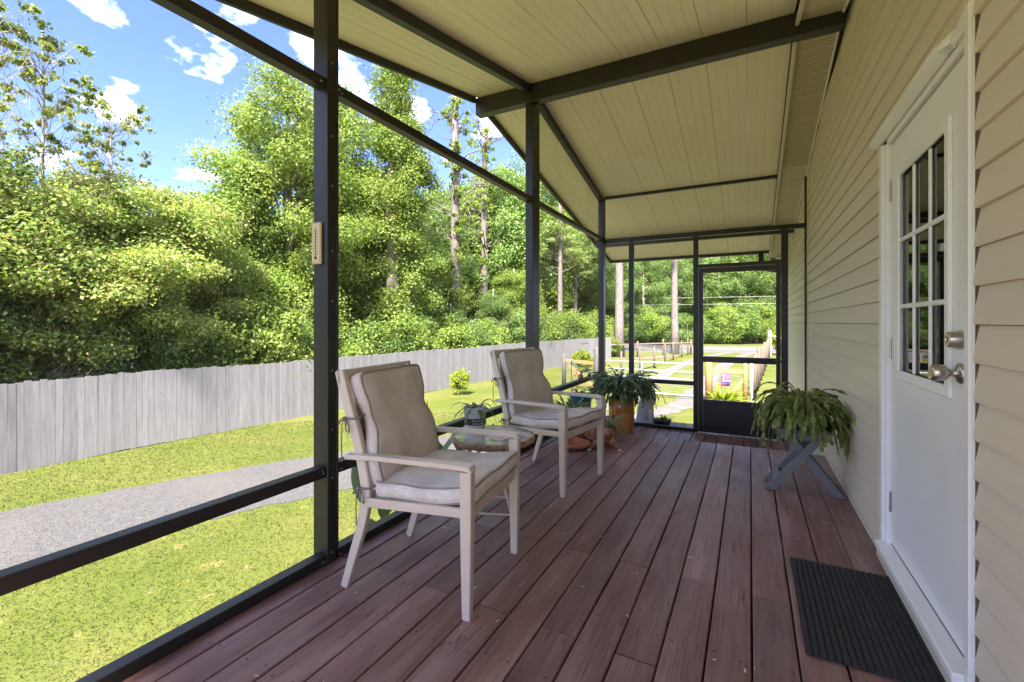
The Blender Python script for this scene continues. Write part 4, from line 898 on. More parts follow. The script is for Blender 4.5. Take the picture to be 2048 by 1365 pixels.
# terracotta pot with leafy plant by the far chair
tp = thing('potted_plant', 'leafy rosette plant in a terracotta pot behind the patio chair', 'potted plant', (-1.62, 4.42, 0.001))
pot(tp, (-1.62, 4.42, 0.001), 0.12, 0.175, 0.30, M['terracotta'], lip=0.02); straps(tp, (-1.62, 4.42, 0.29), 60, 0.27, 0.03, M['strap'], 31, (0.15, 1.25), 1.0, spread=0.12)
sau = thing('saucer', 'shallow terracotta saucer on the deck', 'saucer', (-1.50, 4.16, 0.001))
q = MB(); q.lathe([(0.001, 0.001), (0.10, 0.001), (0.15, 0.035), (0.158, 0.06), (0.15, 0.06), (0.14, 0.035), (0.095, 0.012), (0.001, 0.012)], (-1.50, 4.16, 0.001), 36); q.build('dish', M['terracotta'], sau, smooth=True)
tl = thing('planter', 'teal glazed planter by the porch corner', 'planter', (-1.66, 4.80, 0.001)); pot(tl, (-1.66, 4.80, 0.001), 0.09, 0.125, 0.42, M['bluepot']); straps(tl, (-1.66, 4.80, 0.41), 14, 0.14, 0.022, M['strap'], 33, (0.5, 1.3), 1.0, spread=0.08)
sp_ = thing('spider_plant', 'pale striped spider plant on the deck beside the log planter', 'potted plant', (-1.30, 4.62, 0.001))
pot(sp_, (-1.30, 4.62, 0.001), 0.06, 0.085, 0.14, M['terracotta']); straps(sp_, (-1.30, 4.62, 0.12), 70, 0.30, 0.012, M['spider'], 41, (0.2, 1.25), 1.35, spread=0.05)
# carved crouching animal figurine under the far chair: continuous skin
def skin_body(name, joints, edges, mat, parent, sub=2):
    me = bpy.data.meshes.new(name); me.from_pydata([j[:3] for j in joints], edges, []); o = bpy.data.objects.new(name, me); C.objects.link(o); o.parent = parent
    md = o.modifiers.new('skin', 'SKIN'); md.use_smooth_shade = True; o.modifiers.new('sub', 'SUBSURF').levels = sub; o.modifiers['sub'].render_levels = sub
    if not me.skin_vertices: me.skin_vertices.new() if hasattr(me.skin_vertices, 'new') else None
    if me.skin_vertices:
        for i, j in enumerate(joints): me.skin_vertices[0].data[i].radius = (j[3], j[3])
        me.skin_vertices[0].data[0].use_root = True
    me.materials.append(mat); return o
fg = thing('animal_figurine', 'carved brown animal figurine lying under the patio chair', 'figurine', (-1.33, 4.36, 0.001), R(-20))
J = [(0, 0, 0.10, 0.075), (-0.13, 0.05, 0.10, 0.07), (0.10, -0.02, 0.12, 0.06), (0.15, -0.03, 0.16, 0.045), (0.20, -0.04, 0.15, 0.03), (0.06, -0.10, 0.05, 0.034), (0.06, -0.16, 0.026, 0.026), (0.07, -0.20, 0.022, 0.022), (0.16, 0.03, 0.05, 0.034), (0.22, 0.0, 0.026, 0.026), (0.255, -0.02, 0.022, 0.022), (-0.16, -0.02, 0.045, 0.04), (-0.2, 0.08, 0.07, 0.03)]
skin_body('body', J, [(0, 1), (0, 2), (2, 3), (3, 4), (2, 5), (5, 6), (6, 7), (2, 8), (8, 9), (9, 10), (1, 11), (1, 12)], M['figure'], fg)
for (cx, cy, ax, ay) in ((0.07, -0.20, 0.1, -1), (0.255, -0.02, 0.9, -0.4)):
    for k in (-1, 0, 1):
        q = MB(); px_, py_ = cx + (-ay) * 0.013 * k, cy + ax * 0.013 * k; q.tube([(px_ + ax * 0.012, py_ + ay * 0.012, 0.016), (px_ + ax * 0.03, py_ + ay * 0.03, 0.010), (px_ + ax * 0.037, py_ + ay * 0.037, 0.003)], [0.006, 0.005, 0.001], 6); q.build('claw', M['straw'], fg, local=True)
# statue and tray outside the end screen
stt = thing('garden_statue', 'pale grey stone garden statue with a curved arm outside the screen', 'statue', (-1.345, 6.72, LO), R(10))
q = MB(); q.lathe([(0.001, 0), (0.135, 0), (0.14, 0.02), (0.125, 0.05), (0.118, 0.12), (0.108, 0.20), (0.09, 0.30), (0.065, 0.355), (0.056, 0.365), (0.058, 0.375), (0.054, 0.385), (0.058, 0.395), (0.054, 0.405), (0.06, 0.43), (0.078, 0.47), (0.08, 0.51), (0.06, 0.555), (0.03, 0.575), (0.001, 0.58)], (0, 0, 0), 32, lambda t, z: 0.10 * math.sin(2 * t) * max(0, 1 - z * 2) + 0.035 * math.sin(5 * t + 8 * z)); q.build('body', M['stone'], stt, local=True, smooth=True)
q = MB(); q.tube([(0.03, -0.03, 0.47), (0.085, -0.03, 0.475), (0.125, -0.03, 0.44), (0.138, -0.03, 0.385), (0.128, -0.03, 0.33), (0.11, -0.03, 0.28), (0.10, -0.03, 0.235)], [0.018, 0.021, 0.021, 0.021, 0.026, 0.024, 0.008], 10); q.tube([(0.055, -0.03, 0.345), (0.125, -0.03, 0.36)], 0.02, 8); q.build('arm', M['stone'], stt, local=True, smooth=True)
for s_ in (-1, 1):
    q = MB(); q.tube([(0.045 * s_ + 0.02, -0.085, 0.20), (0.048 * s_ + 0.03, -0.115, 0.09), (0.05 * s_ + 0.035, -0.13, 0.02), (0.05 * s_ + 0.04, -0.17, 0.014)], [0.03, 0.028, 0.026, 0.02], 10); q.build('foreleg', M['stone'], stt, local=True, smooth=True)
bt = thing('planter_tray', 'small herbs in a black plastic tray outside the end screen', 'potted plant', (-1.10, 6.68, LO))
q = MB(); q.lathe([(0.001, 0.001), (0.10, 0.001), (0.125, 0.075), (0.118, 0.075), (0.11, 0.06), (0.001, 0.06)], (-1.10, 6.68, LO), 28); q.build('tray', M['blackpot'], bt)
straps(bt, (-1.10, 6.68, LO + 0.05), 90, 0.10, 0.016, M['cactus2'], 51, (0.2, 1.4), 0.8, spread=0.10)
# things on the mid rail and outside the bay screen
jug = thing('watering_can', 'dark green plastic watering can on the ledge outside the screen', 'watering can', (-2.06, 4.52, 0.30))
q = MB(); q.lathe([(0.001, 0), (0.06, 0), (0.065, 0.05), (0.05, 0.13), (0.062, 0.24), (0.066, 0.26), (0.055, 0.26), (0.05, 0.2), (0.001, 0.2)], (-2.06, 4.52, 0.30), 20); q.build('body', M['greenplastic'], jug, smooth=True)
q = MB(); q.tube([(-2.06, 4.575, 0.36), (-2.06, 4.66, 0.45), (-2.06, 4.70, 0.56)], [0.018, 0.014, 0.024], 10); q.build('spout', M['greenplastic'], jug, smooth=True)
q = MB(); q.tube([(-2.06, 4.47, 0.55), (-2.06, 4.40, 0.54), (-2.06, 4.39, 0.44), (-2.06, 4.46, 0.36)], 0.01, 8); q.build('handle', M['greenplastic'], jug, smooth=True)
q = MB(); q.box(-2.13, -1.99, 4.40, 4.64, 0.283, 0.2995); q.bar((-1.965, 4.52, 0.17), (-2.11, 4.52, 0.285), 0.02, 0.02); q.box(-1.99, -1.936, 4.46, 4.58, 0.283, 0.2995); q.build('ledge_bracket', M['bronze'], enc)
for nm, lb, yy, rr_, mt in (('rail_ornament', 'round brown ornament sitting on the porch mid rail', 5.52, 0.036, 'figure'), ('rail_ornament', 'small dark bird ornament perched on the porch mid rail', 5.86, 0.02, 'blackpot')):
    o = thing(nm, lb, 'ornament', (-1.905, yy, 0.4895)); q = MB()
    q.lathe([(0.001, 0), (rr_ * 0.7, 0.003), (rr_, rr_ * 0.8), (rr_ * 0.75, rr_ * 1.5), (rr_ * 0.2, rr_ * 1.8), (0.001, rr_ * 1.82)], (-1.905, yy, 0.4895), 16, lambda t, z: 0.06 * math.sin(4 * t)); q.build('body', M[mt], o, smooth=True)
    q = MB(); q.tube([(-1.905, yy, 0.4895 + rr_ * 1.6), (-1.905, yy + rr_ * 0.9, 0.4895 + rr_ * 2.2), (-1.905, yy + rr_ * 1.7, 0.4895 + rr_ * 2.0)], [rr_ * 0.3, rr_ * 0.42, 0.002], 8); q.build('head', M[mt], o, smooth=True)
# bird of paradise clump below the porch
bp = thing('bird_of_paradise', 'bird of paradise clump with orange blooms outside the screen', 'plant', (-2.35, 3.4, GZ))
rr = random.Random(8)
for k in range(26):
    bx, by = -2.38 + rr.uniform(-0.18, 0.12), 3.35 + rr.uniform(-0.75, 0.6); h = rr.uniform(1.25, 1.75); top = Vector((bx + rr.uniform(-0.15, 0.2), by + rr.uniform(-0.22, 0.22), GZ + h)); a = rr.uniform(0, 6.28)
    mb = MB(); mb.tube([(bx, by, GZ), ((bx + top.x) / 2, (by + top.y) / 2, GZ + h * 0.55), tuple(top)], [0.014, 0.011, 0.006], 6)
    d = Vector((math.cos(a) * 0.5, math.sin(a) * 0.5, 1)).normalized(); pts = []; p = top.copy(); ws = []
    for i in range(8):
        pts.append(p.copy()); t = i / 7; ws.append(0.125 * math.sin(max(0.05, t) * 3.05) ** 0.7 + 0.004); p += d * 0.055; d = (d + Vector((math.cos(a) * 0.07, math.sin(a) * 0.07, -0.03))).normalized()
    mb.ribbon(pts, ws, (-math.sin(a), math.cos(a), 0), 0.16); mb.build('leaf', M['cactus2'] if k % 3 else M['strap'], bp, smooth=True)
for k, (bx, by, bz) in enumerate(((-2.32, 3.0, 0.12), (-2.36, 2.92, 0.46), (-2.50, 3.05, 0.3), (-2.30, 2.56, -0.15))):
    mb = MB(); mb.tube([(bx, by, GZ), (bx, by, bz - 0.06), (bx + 0.02, by + 0.05, bz)], [0.009, 0.008, 0.008], 6); mb.build('stalk', M['strap'], bp)
    mb = MB()
    for j in range(6):
        a = 0.4 + 0.35 * j; mb.tube([(bx + 0.02, by + 0.05, bz), (bx + 0.02 + 0.02 * (j - 3), by + 0.05 + 0.07 * math.cos(a), bz + 0.09 * math.sin(a) + 0.02)], [0.009, 0.0015], 5)
    mb.build('flower', M['orange'], bp)
# door mat
mat_ = thing('door_mat', 'black ribbed rubber mat on the deck by the white door', 'door mat', (0.395, 2.34, 0.003))
NR = 19; mw = 0.43 / NR
q = MB(); q.box(0.18, 0.61, 1.962, 2.718, 0.0035, 0.008); mo = q.build('backing', M['rubber'], mat_)
me_ = None
for i in range(NR):
    xc = 0.18 + mw * (i + 0.5)
    if me_ is None:
        q = MB(); secs = []
        for (yy, k) in ((1.958, 0.7), (1.966, 1.0), (2.714, 1.0), (2.722, 0.7)): secs.append([(-mw * 0.43, yy - 2.34, 0), (-mw * 0.32, yy - 2.34, 0.0055 * k), (mw * 0.32, yy - 2.34, 0.0055 * k), (mw * 0.43, yy - 2.34, 0)][::-1])
        q.sweep(None, secs); me_ = q.mesh('rib', M['rubber'])
    inst('rib', me_, mat_, (xc - 0.395, 0, 0.0052))


# ------------------------------------------------------------------ picket fence along the drive
fence = thing('picket_fence', 'tall weathered grey wooden privacy fence along the drive', 'fence', (-12.5, 10, GZ))
def picket_mesh(seed):
    rr = random.Random(seed); w, h, e = 0.1166, 1.80 + rr.uniform(-0.015, 0.015), 0.012; mb = MB()
    ring = [(-w / 2, 0.0), (w / 2, 0.0), (w / 2, h - e), (w / 2 - e, h), (-w / 2 + e, h), (-w / 2, h - e)]
    mb.sweep(None, [[(0.009, a, z) for a, z in ring], [(-0.009, a, z) for a, z in ring]]); return mb.mesh('picket', M['picket'])
pk = [picket_mesh(i) for i in range(5)]
fpath = smooth_path([(-13.05, 2.3, 0), (-13.02, 5.0, 0), (-12.6, 10.3, 0), (-12.2, 17, 0), (-11.75, 25, 0), (-11.1, 31, 0), (-9.9, 36.2, 0)], 60)
cum = [0.0]
for i in range(1, len(fpath)): cum.append(cum[-1] + (fpath[i] - fpath[i - 1]).length)
cnt = 0; frnd = random.Random(3); ii = 0
while cnt < 300:
    t = 0.06 + cnt * 0.1175
    if t >= cum[-1]: break
    while cum[ii + 1] < t: ii += 1
    p = fpath[ii].lerp(fpath[ii + 1], (t - cum[ii]) / (cum[ii + 1] - cum[ii])); seg = fpath[ii + 1] - fpath[ii]; ang = math.atan2(seg.y, seg.x) - math.pi / 2
    stp = 0.012 * math.sin(cnt / 13) + (0.018 if (cnt // 21) % 2 else 0.0)
    inst('picket', pk[frnd.randrange(5)], fence, (p.x + 12.5 + frnd.uniform(-0.003, 0.003), p.y - 10, stp + frnd.uniform(-0.008, 0.008) - 0.01), (frnd.uniform(-0.005, 0.005), 0, ang)); cnt += 1
for z_ in (0.35, 1.45):
    for a in range(0, len(fpath) - 1, 30):
        p, q_ = fpath[a], fpath[min(a + 30, len(fpath) - 1)]; m_ = MB(); m_.bar((p.x - 0.035, p.y, GZ + z_), (q_.x - 0.035, q_.y, GZ + z_), 0.038, 0.085); m_.build('rail', M['greypost'], fence)
for a in range(0, len(fpath), 26):
    p = fpath[a]; m_ = MB(); m_.box(p.x - 0.15, p.x - 0.06, p.y - 0.045, p.y + 0.045, GZ, GZ + 1.72); m_.build('post', M['greypost'], fence)

# ------------------------------------------------------------------ yard gate, wire fences, small yard things
def round_post(mb, x, y, h, r, z=GZ): mb.tube([(x, y, z), (x, y, z + h * 0.98), (x, y, z + h)], [r, r * 0.96, r * 0.8], 10)
def wires(mb, a, b, zs, n, r=0.004):
    a, b = Vector(a), Vector(b)
    for z_ in zs: mb.tube([(a.x, a.y, GZ + z_), (b.x, b.y, GZ + z_)], r, 4)
    for i in range(n + 1):
        p = a.lerp(b, i / n); mb.tube([(p.x, p.y, GZ + zs[0]), (p.x, p.y, GZ + zs[-1])], r * 0.8, 4)
fg1 = thing('farm_gate', 'galvanised tube farm gate with wire mesh across the track', 'gate', (-3.6, 18.8, GZ))
ga, gb = Vector((-5.55, 18.85, 0)), Vector((-1.62, 18.8, 0))
for z_ in (0.17, 0.78, 1.08, 1.40):
    m_ = MB(); m_.tube([(ga.x, ga.y, GZ + z_), (gb.x, gb.y, GZ + z_)], 0.026, 8); m_.build('gate_rail', M['galv'], fg1, smooth=True)
for k in (0, 0.42, 1):
    p = ga.lerp(gb, k); m_ = MB(); m_.tube([(p.x, p.y, GZ + 0.17), (p.x, p.y, GZ + 1.40)], 0.024, 8); m_.build('gate_upright', M['galv'], fg1, smooth=True)
m_ = MB(); wires(m_, ga, gb, [0.2 + 0.09 * i for i in range(13)], 34, 0.0035); tag(m_.build('wire_mesh', M['wire'], fg1), kind='stuff')
def brace(name, label, pts, hts, rads, mats, rail, diag, railmat):
    t = thing(name, label, 'fence brace', (pts[0][0], pts[0][1], GZ))
    for (x, y), h, r, mt in zip(pts, hts, rads, mats): m_ = MB(); round_post(m_, x, y, h, r); m_.build('post', M[mt], t, smooth=True)
    a, b = pts[0], pts[-1]; m_ = MB(); m_.bar((a[0], a[1], GZ + rail), (b[0], b[1], GZ + rail), 0.09, 0.14); m_.build('rail', M[railmat], t)
    (p, q_) = diag; m_ = MB(); m_.bar(p, q_, 0.07, 0.13); m_.build('diagonal', M[railmat], t)
    m_ = MB(); wires(m_, (a[0], a[1], 0), (b[0], b[1], 0), [0.2 + 0.1 * i for i in range(11)], 12, 0.0035); tag(m_.build('wire_mesh', M['wire'], t), kind='stuff'); return t
brace('fence_brace', 'new yellow pine fence brace in front of the purple flag', [(-1.385, 18.78), (-0.16, 18.88)], (1.62, 1.5), (0.13, 0.085), ('pine', 'pine'), 1.18, ((-0.75, 18.83, GZ + 0.25), (-0.2, 18.87, GZ + 0.92)), 'pine')
brace('fence_brace', 'weathered fence brace with grey posts left of the farm gate', [(-7.6, 19.7), (-5.78, 18.9)], (1.55, 1.95), (0.10, 0.16), ('greypost', 'greypost'), 1.25, ((-7.3, 19.6, GZ + 1.05), (-5.85, 18.93, GZ + 0.12)), 'pine')
pv = thing('gate_post', 'white round gate post beside the yellow pine brace', 'post', (0.05, 18.9, GZ)); m_ = MB(); m_.tube([(0.05, 18.9, GZ), (0.05, 18.9, GZ + 1.6)], 0.05, 12); m_.build('shaft', M['trim'], pv, smooth=True); m_ = MB(); m_.lathe([(0.001, 0), (0.06, 0), (0.06, 0.03), (0.001, 0.05)], (0.05, 18.9, GZ + 1.601), 12); m_.build('cap', M['trim'], pv)
mesh_b = [((-7.6, 19.7), (-11.9, 20.5)), ((-5.9, 24), (-5.4, 42))]
# wooden posts along the track; the wire between them
def post_run(label, pts, h, r, mt, group):
    t0 = None; rr = random.Random(len(pts))
    base = MB(); round_post(base, 0, 0, h, r, 0); me = base.mesh('fence_post', M[mt], smooth=True)
    for i, (x, y) in enumerate(pts):
        o = inst('fence_post', me, None, (x, y, GZ), (rr.uniform(-0.02, 0.02), rr.uniform(-0.02, 0.02), rr.uniform(0, 6)), (1, 1, rr.uniform(0.93, 1.07))); tag(o, label, 'post', group)
    a, b = pts[0], pts[-1]; m_ = MB()
    for i in range(len(pts) - 1): wires(m_, (*pts[i], 0), (*pts[i + 1], 0), [0.2 + 0.18 * k for k in range(6)], max(2, int((Vector(pts[i + 1]) - Vector(pts[i])).length / 0.3)), 0.005)
    return m_
w1 = post_run('weathered round wooden post in the wire fence right of the track', [(0.08 + 0.0585 * (y - 19.3) * 0.93, y) for y in (20.8, 22.6, 24.6, 26.8, 29.2, 32, 35, 38, 41.5, 45)], 1.72, 0.085, 'oldpost', 'posts along the right side of the track')
wf = thing('wire_fence', 'thin wire fence strung between the weathered posts right of the track', 'wire fence', (0.8, 30, GZ)); w1.build('wire', M['wire'], wf)
w2 = post_run('slim wooden post in the wire fence left of the track', [(-6.3, 25.0), (-5.9, 28), (-5.6, 31), (-5.5, 34.6), (-5.4, 38), (-5.2, 41.5), (-5.05, 44.5)], 1.5, 0.06, 'oldpost', 'posts along the left side of the track')
wf2 = thing('wire_fence', 'thin wire fence strung between slim posts left of the track', 'wire fence', (-5.5, 34, GZ)); w2.build('wire', M['wire'], wf2)
w3 = post_run('old wooden post in the fence by the road', [(-8.6, 39.8), (-6.9, 42.4), (-4.9, 45.4), (-3.9, 45.8)], 1.45, 0.08, 'oldpost', 'posts by the road')
wf3 = thing('rail_fence', 'split rail fence beside the road', 'fence', (-7, 43, GZ)); m_ = MB(); m_.bar((-11, 37.4, GZ + 1.1), (-3.9, 45.8, GZ + 1.15), 0.09, 0.11); m_.build('rail', M['oldpost'], wf3); w3.build('wire', M['wire'], wf3)
eb = thing('corner_post', 'tall pale corner post with slanted brace near the road', 'post', (1.55, 46.2, GZ)); m_ = MB(); round_post(m_, 1.55, 46.2, 2.3, 0.14); m_.build('shaft', M['palebark'], eb); m_ = MB(); m_.bar((1.55, 46.2, GZ + 1.9), (5.2, 46.8, GZ + 0.7), 0.12, 0.12); m_.build('brace', M['palebark'], eb)
# Welcome flag
fx, fy = -0.83, 19.35
fgk = thing('garden_flag', 'purple Welcome garden flag with two bird shapes on a wire stake', 'flag', (fx, fy, GZ))
def fq(name, pts, mat, d): m_ = MB(); n = len(pts); m_.add([(fx + x, fy - d, GZ + z) for x, z in pts], [tuple(range(n))]); return m_.build(name, mat, fgk)
FM = {k: simple('flag_' + k, c, 0.85, 0.1, 6) for k, c in dict(purple=(0.085, 0.035, 0.24), plum=(0.20, 0.03, 0.22), white=(0.66, 0.68, 0.70), pink=(0.75, 0.17, 0.36), red=(0.72, 0.06, 0.10), lilac=(0.36, 0.25, 0.62)).items()}
flg = MB(); flg.box(fx - 0.15, fx + 0.16, fy - 0.002, fy + 0.002, GZ + 0.56, GZ + 1.01); flg.build('cloth', FM['purple'], fgk)
fq('print', [(0.02, 0.82), (0.155, 0.80), (0.155, 1.0), (-0.02, 1.0), (-0.01, 0.9)], FM['plum'], 0.0035)
fq('print', [(-0.135, 0.975), (-0.09, 0.985), (-0.045, 0.935), (-0.005, 0.995), (0.005, 0.96), (-0.035, 0.89), (-0.045, 0.82), (-0.085, 0.81), (-0.065, 0.88), (-0.075, 0.925)], FM['white'], 0.005)
fq('print', [(0.07, 0.99), (0.105, 0.985), (0.10, 0.92), (0.145, 0.885), (0.14, 0.87), (0.085, 0.885), (0.03, 0.835), (0.02, 0.85), (0.065, 0.905)], FM['pink'], 0.005)
fq('print', [(0.03 * math.cos(a) * 2 - 0.07, 0.625 + 0.055 * math.sin(a)) for a in (2 * math.pi * k / 14 for k in range(14))], FM['red'], 0.005)
fq('print', [(-0.13, 0.77), (-0.10, 0.785), (-0.08, 0.74), (-0.105, 0.715)], FM['lilac'], 0.0045)
text_obj('Welcome', 0.078, FM['white'], fgk, 'lettering', lambda x, y: Vector((0.03 + x * 0.85, -0.0065, 0.735 + y)))
m_ = MB(); m_.tube([(fx - 0.17, fy, GZ), (fx - 0.17, fy, GZ + 1.03), (fx - 0.14, fy, GZ + 1.035), (fx + 0.2, fy, GZ + 1.02)], 0.006, 6); m_.build('stake', M['blackpot'], fgk)

# ------------------------------------------------------------------ foliage meshes (numpy)
def leaf_mesh(name, cen, nrm, size, mat, rg, aspect=0.62, extra=None):
    n = len(cen); t = rg.normal(size=(n, 3)); t -= (t * nrm).sum(1)[:, None] * nrm; t /= np.linalg.norm(t, axis=1)[:, None] + 1e-9; b = np.cross(nrm, t)
    s = size[:, None] if hasattr(size, '__len__') else np.full((n, 1), size)
    V = np.stack([cen - t * s * 0.5, cen + b * s * aspect * 0.5 - t * s * 0.05 + nrm * s * 0.06, cen + t * s * 0.5, cen - b * s * aspect * 0.5 - t * s * 0.05 + nrm * s * 0.06], 1).reshape(-1, 3)
    me = bpy.data.meshes.new(name); me.vertices.add(4 * n); me.vertices.foreach_set('co', V.astype(np.float32).ravel())
    me.loops.add(4 * n); me.loops.foreach_set('vertex_index', np.arange(4 * n, dtype=np.int32)); me.polygons.add(n); me.polygons.foreach_set('loop_start', np.arange(0, 4 * n, 4, dtype=np.int32))
    me.materials.append(mat); me.update(); me.validate(); return me
def clump_leaves(centres, radii, per, rg, flat=0.75, shell=0.55, upb=0.5):
    cs, ns = [], []
    for c, r in zip(centres, radii):
        k = int(per * rg.uniform(0.7, 1.3)); d = rg.normal(size=(k, 3)); d /= np.linalg.norm(d, axis=1)[:, None]; rr_ = r * (shell + (1 - shell) * rg.random(k)) * (1 + 0.25 * rg.normal(size=k))
        p = d * rr_[:, None]; p[:, 2] *= flat; cs.append(c + p); nn = d * 0.7 + rg.normal(size=(k, 3)) * 0.55; nn[:, 2] += upb; ns.append(nn / np.linalg.norm(nn, axis=1)[:, None])
    return np.concatenate(cs), np.concatenate(ns)
def crown_centres(n, rx, rz, zc, rg, shape):
    out = []
    while len(out) < n:
        p = rg.uniform(-1, 1, 3); q = np.linalg.norm(p)
        if q > 1 or q < 0.35: continue
        z = p[2]; k = shape(z); out.append((p[0] * rx * k, p[1] * rx * k, zc + z * rz))
    return np.array(out)
round_ = lambda z: 1.0
cone_ = lambda z: 1.05 - 0.55 * (z + 1) / 2 - 0.12 * math.sin(7 * z)
def make_crown(name, seed, n, rx, rz, zc, per, cr, leaf, mat, shape=round_, flat=0.7, upb=0.5):
    rg = np.random.default_rng(seed); c = crown_centres(n, rx, rz, zc, rg, shape); r = rg.uniform(cr[0], cr[1], n); cen, nn = clump_leaves(c, r, per, rg, flat, 0.45, upb)
    return leaf_mesh(name, cen, nn, rg.uniform(leaf * 0.6, leaf * 1.25, len(cen)), mat, rg), c
def make_trunk(name, h, r, limbs, mat, seed, lean=0.04, n=9, tap=0.75, thin=False):
    rr = random.Random(seed); mb = MB(); pts = []; x = y = 0.0
    for i in range(8): t = i / 7; pts.append((x, y, h * t)); x += rr.uniform(-lean, lean) * h / 8; y += rr.uniform(-lean, lean) * h / 8
    mb.tube(pts, [r * (1.25 if i == 0 else 1 - tap * i / 7) for i in range(8)], n)
    for (lx, ly, lz) in limbs:
        z0 = min(h * 0.95, max(h * 0.25, lz - rr.uniform(0.2, 0.5) * math.hypot(lx, ly) - 0.3)); k = min(6, int(z0 / h * 7)); b = Vector(pts[k]); b.z = z0; e = Vector((lx, ly, lz)); mid = b.lerp(e, 0.5) + Vector((rr.uniform(-0.2, 0.2), rr.uniform(-0.2, 0.2), rr.uniform(0, 0.3)))
        if thin:
            pts_ = [b]; 
            for q in range(1, 6): pts_.append(b.lerp(e, q / 5) + Vector((rr.uniform(-1, 1), rr.uniform(-1, 1), rr.uniform(-0.8, 1.1))) * 0.09 * (e - b).length * (1 if q < 5 else 0.3))
            mb.tube(pts_, [r * 0.17, r * 0.13, r * 0.1, r * 0.075, r * 0.05, r * 0.02], 5)
            for q in range(4):
                i0 = rr.randint(2, 4); p0 = pts_[i0]; d0 = (e - b) * rr.uniform(0.15, 0.35); d0 = d0 + Vector((rr.uniform(-1, 1), rr.uniform(-1, 1), rr.uniform(-0.6, 0.8))) * d0.length * 0.9
                mb.tube([p0, p0 + d0 * 0.5 + Vector((0, 0, rr.uniform(-0.05, 0.1))), p0 + d0], [r * 0.06, r * 0.04, r * 0.015], 4)
        else: mb.tube([b, mid, e], [r * 0.32, r * 0.2, r * 0.07], 6)
    return mb.mesh(name, mat, smooth=True)
KIND = {}
def kind(key, crown, trunk): KIND[key] = (crown, trunk)
def mk(key, seed, n, rx, rz, zc, per, cr, leaf, lm, shape, h, r, bark, flat=0.7, nl=14):
    cm, c = make_crown('crown', seed, n, rx, rz, zc, per, cr, leaf, M[lm], shape, flat); kind(key, cm, make_trunk('trunk', h, r, c[:nl], M[bark], seed))
mk('broad', 1, 95, 2.9, 4.3, 6.2, 760, (0.5, 1.0), 0.105, 'leaf', cone_, 9.8, 0.22, 'bark')
mk('broad2', 2, 80, 3.2, 3.6, 5.4, 720, (0.55, 1.05), 0.11, 'leaf_dark', round_, 8.4, 0.2, 'bark')
mk('maple', 3, 80, 2.5, 2.2, 3.7, 900, (0.4, 0.8), 0.078, 'leaf_maple', round_, 5.6, 0.085, 'palebark', 0.55)
mk('vine', 4, 120, 1.55, 5.6, 6.2, 640, (0.4, 0.8), 0.10, 'leaf', lambda z: 1.25 - 0.75 * (z + 1) / 2 + 0.12 * math.sin(9 * z), 14.5, 0.27, 'bark', 0.8, 10)
mk('far', 5, 110, 4.4, 5.4, 8.0, 420, (0.75, 1.5), 0.20, 'leaf_dark', round_, 13.0, 0.28, 'bark')
mk('far2', 6, 110, 4.0, 5.0, 7.2, 420, (0.75, 1.45), 0.19, 'leaf', round_, 12.0, 0.25, 'bark')
mk('shrub', 7, 46, 1.25, 1.05, 1.25, 380, (0.3, 0.6), 0.09, 'leaf', round_, 1.9, 0.06, 'bark', 0.75, 8)
mk('shrub2', 8, 46, 1.3, 1.1, 1.25, 380, (0.3, 0.6), 0.09, 'leaf_dark', round_, 1.9, 0.06, 'bark', 0.75, 8)
mk('yellowbush', 9, 34, 0.32, 0.42, 0.5, 90, (0.09, 0.18), 0.07, 'leaf_yellow', round_, 0.8, 0.02, 'bark', 0.8, 8)
mk('cedar', 10, 80, 1.5, 2.6, 2.9, 420, (0.35, 0.7), 0.09, 'leaf_dark', cone_, 5.2, 0.14, 'bark', 0.6)
# sparse young shoots: few clumps on thin whips
rg = np.random.default_rng(12); cs = []
for k in range(120):
    z = 3.2 + 4.4 * rg.random() ** 0.9; rad = 2.4 * (1 - (z - 3.2) / 6.5); a = rg.uniform(0, 6.28); cs.append((rad * math.cos(a) * rg.uniform(0.25, 1), rad * math.sin(a) * rg.uniform(0.25, 1), z))
cs = np.array(cs); cen, nn = clump_leaves(cs, rg.uniform(0.08, 0.26, len(cs)), 46, rg, 0.45, 0.1); KIND['whip'] = (leaf_mesh('crown', cen, nn, rg.uniform(0.06, 0.12, len(cen)), M['leaf_maple'], rg), make_trunk('trunk', 7.6, 0.06, cs[:110], M['bark'], 12, 0.05, 8, 0.75, True))
# pines: bare trunk, needle tufts on high limbs
rg = np.random.default_rng(20); cs = []
for k in range(34):
    z = 10.5 + 7.5 * rg.random(); rad = 3.0 * (1 - (z - 10.5) / 10); a = rg.uniform(0, 6.28); cs.append((rad * math.cos(a), rad * math.sin(a), z + rg.uniform(-0.4, 0.5)))
cs = np.array(cs); cen, nn = clump_leaves(cs, rg.uniform(0.5, 1.0, len(cs)), 330, rg, 0.5, 0.15); KIND['pine'] = (leaf_mesh('crown', cen, nn, rg.uniform(0.25, 0.4, len(cen)), M['needle'], rg, 0.14), make_trunk('trunk', 18.5, 0.36, cs, M['pinebark'], 20, 0.012, 12, 0.5, True))
rg = np.random.default_rng(21); cs = []
for k in range(90):
    z = 3.0 + 12.0 * rg.random(); rad = 1.3 * rg.random() ** 1.6 + 0.22; a = rg.uniform(0, 6.28); cs.append((rad * math.cos(a), rad * math.sin(a), z))
cs = np.array(cs); cen, nn = clump_leaves(cs, rg.uniform(0.18, 0.45, len(cs)), 75, rg, 0.7, 0.2); dead = [(rg.uniform(-3, 3), rg.uniform(-3, 3), rg.uniform(7, 15.5)) for _ in range(20)]
KIND['snag'] = (leaf_mesh('crown', cen, nn, rg.uniform(0.1, 0.2, len(cen)), M['leaf'], rg), make_trunk('trunk', 16, 0.34, list(dead) + list(cs[:20]), M['pinebark'], 21, 0.02, 10, 0.5, True))
trnd = random.Random(77)
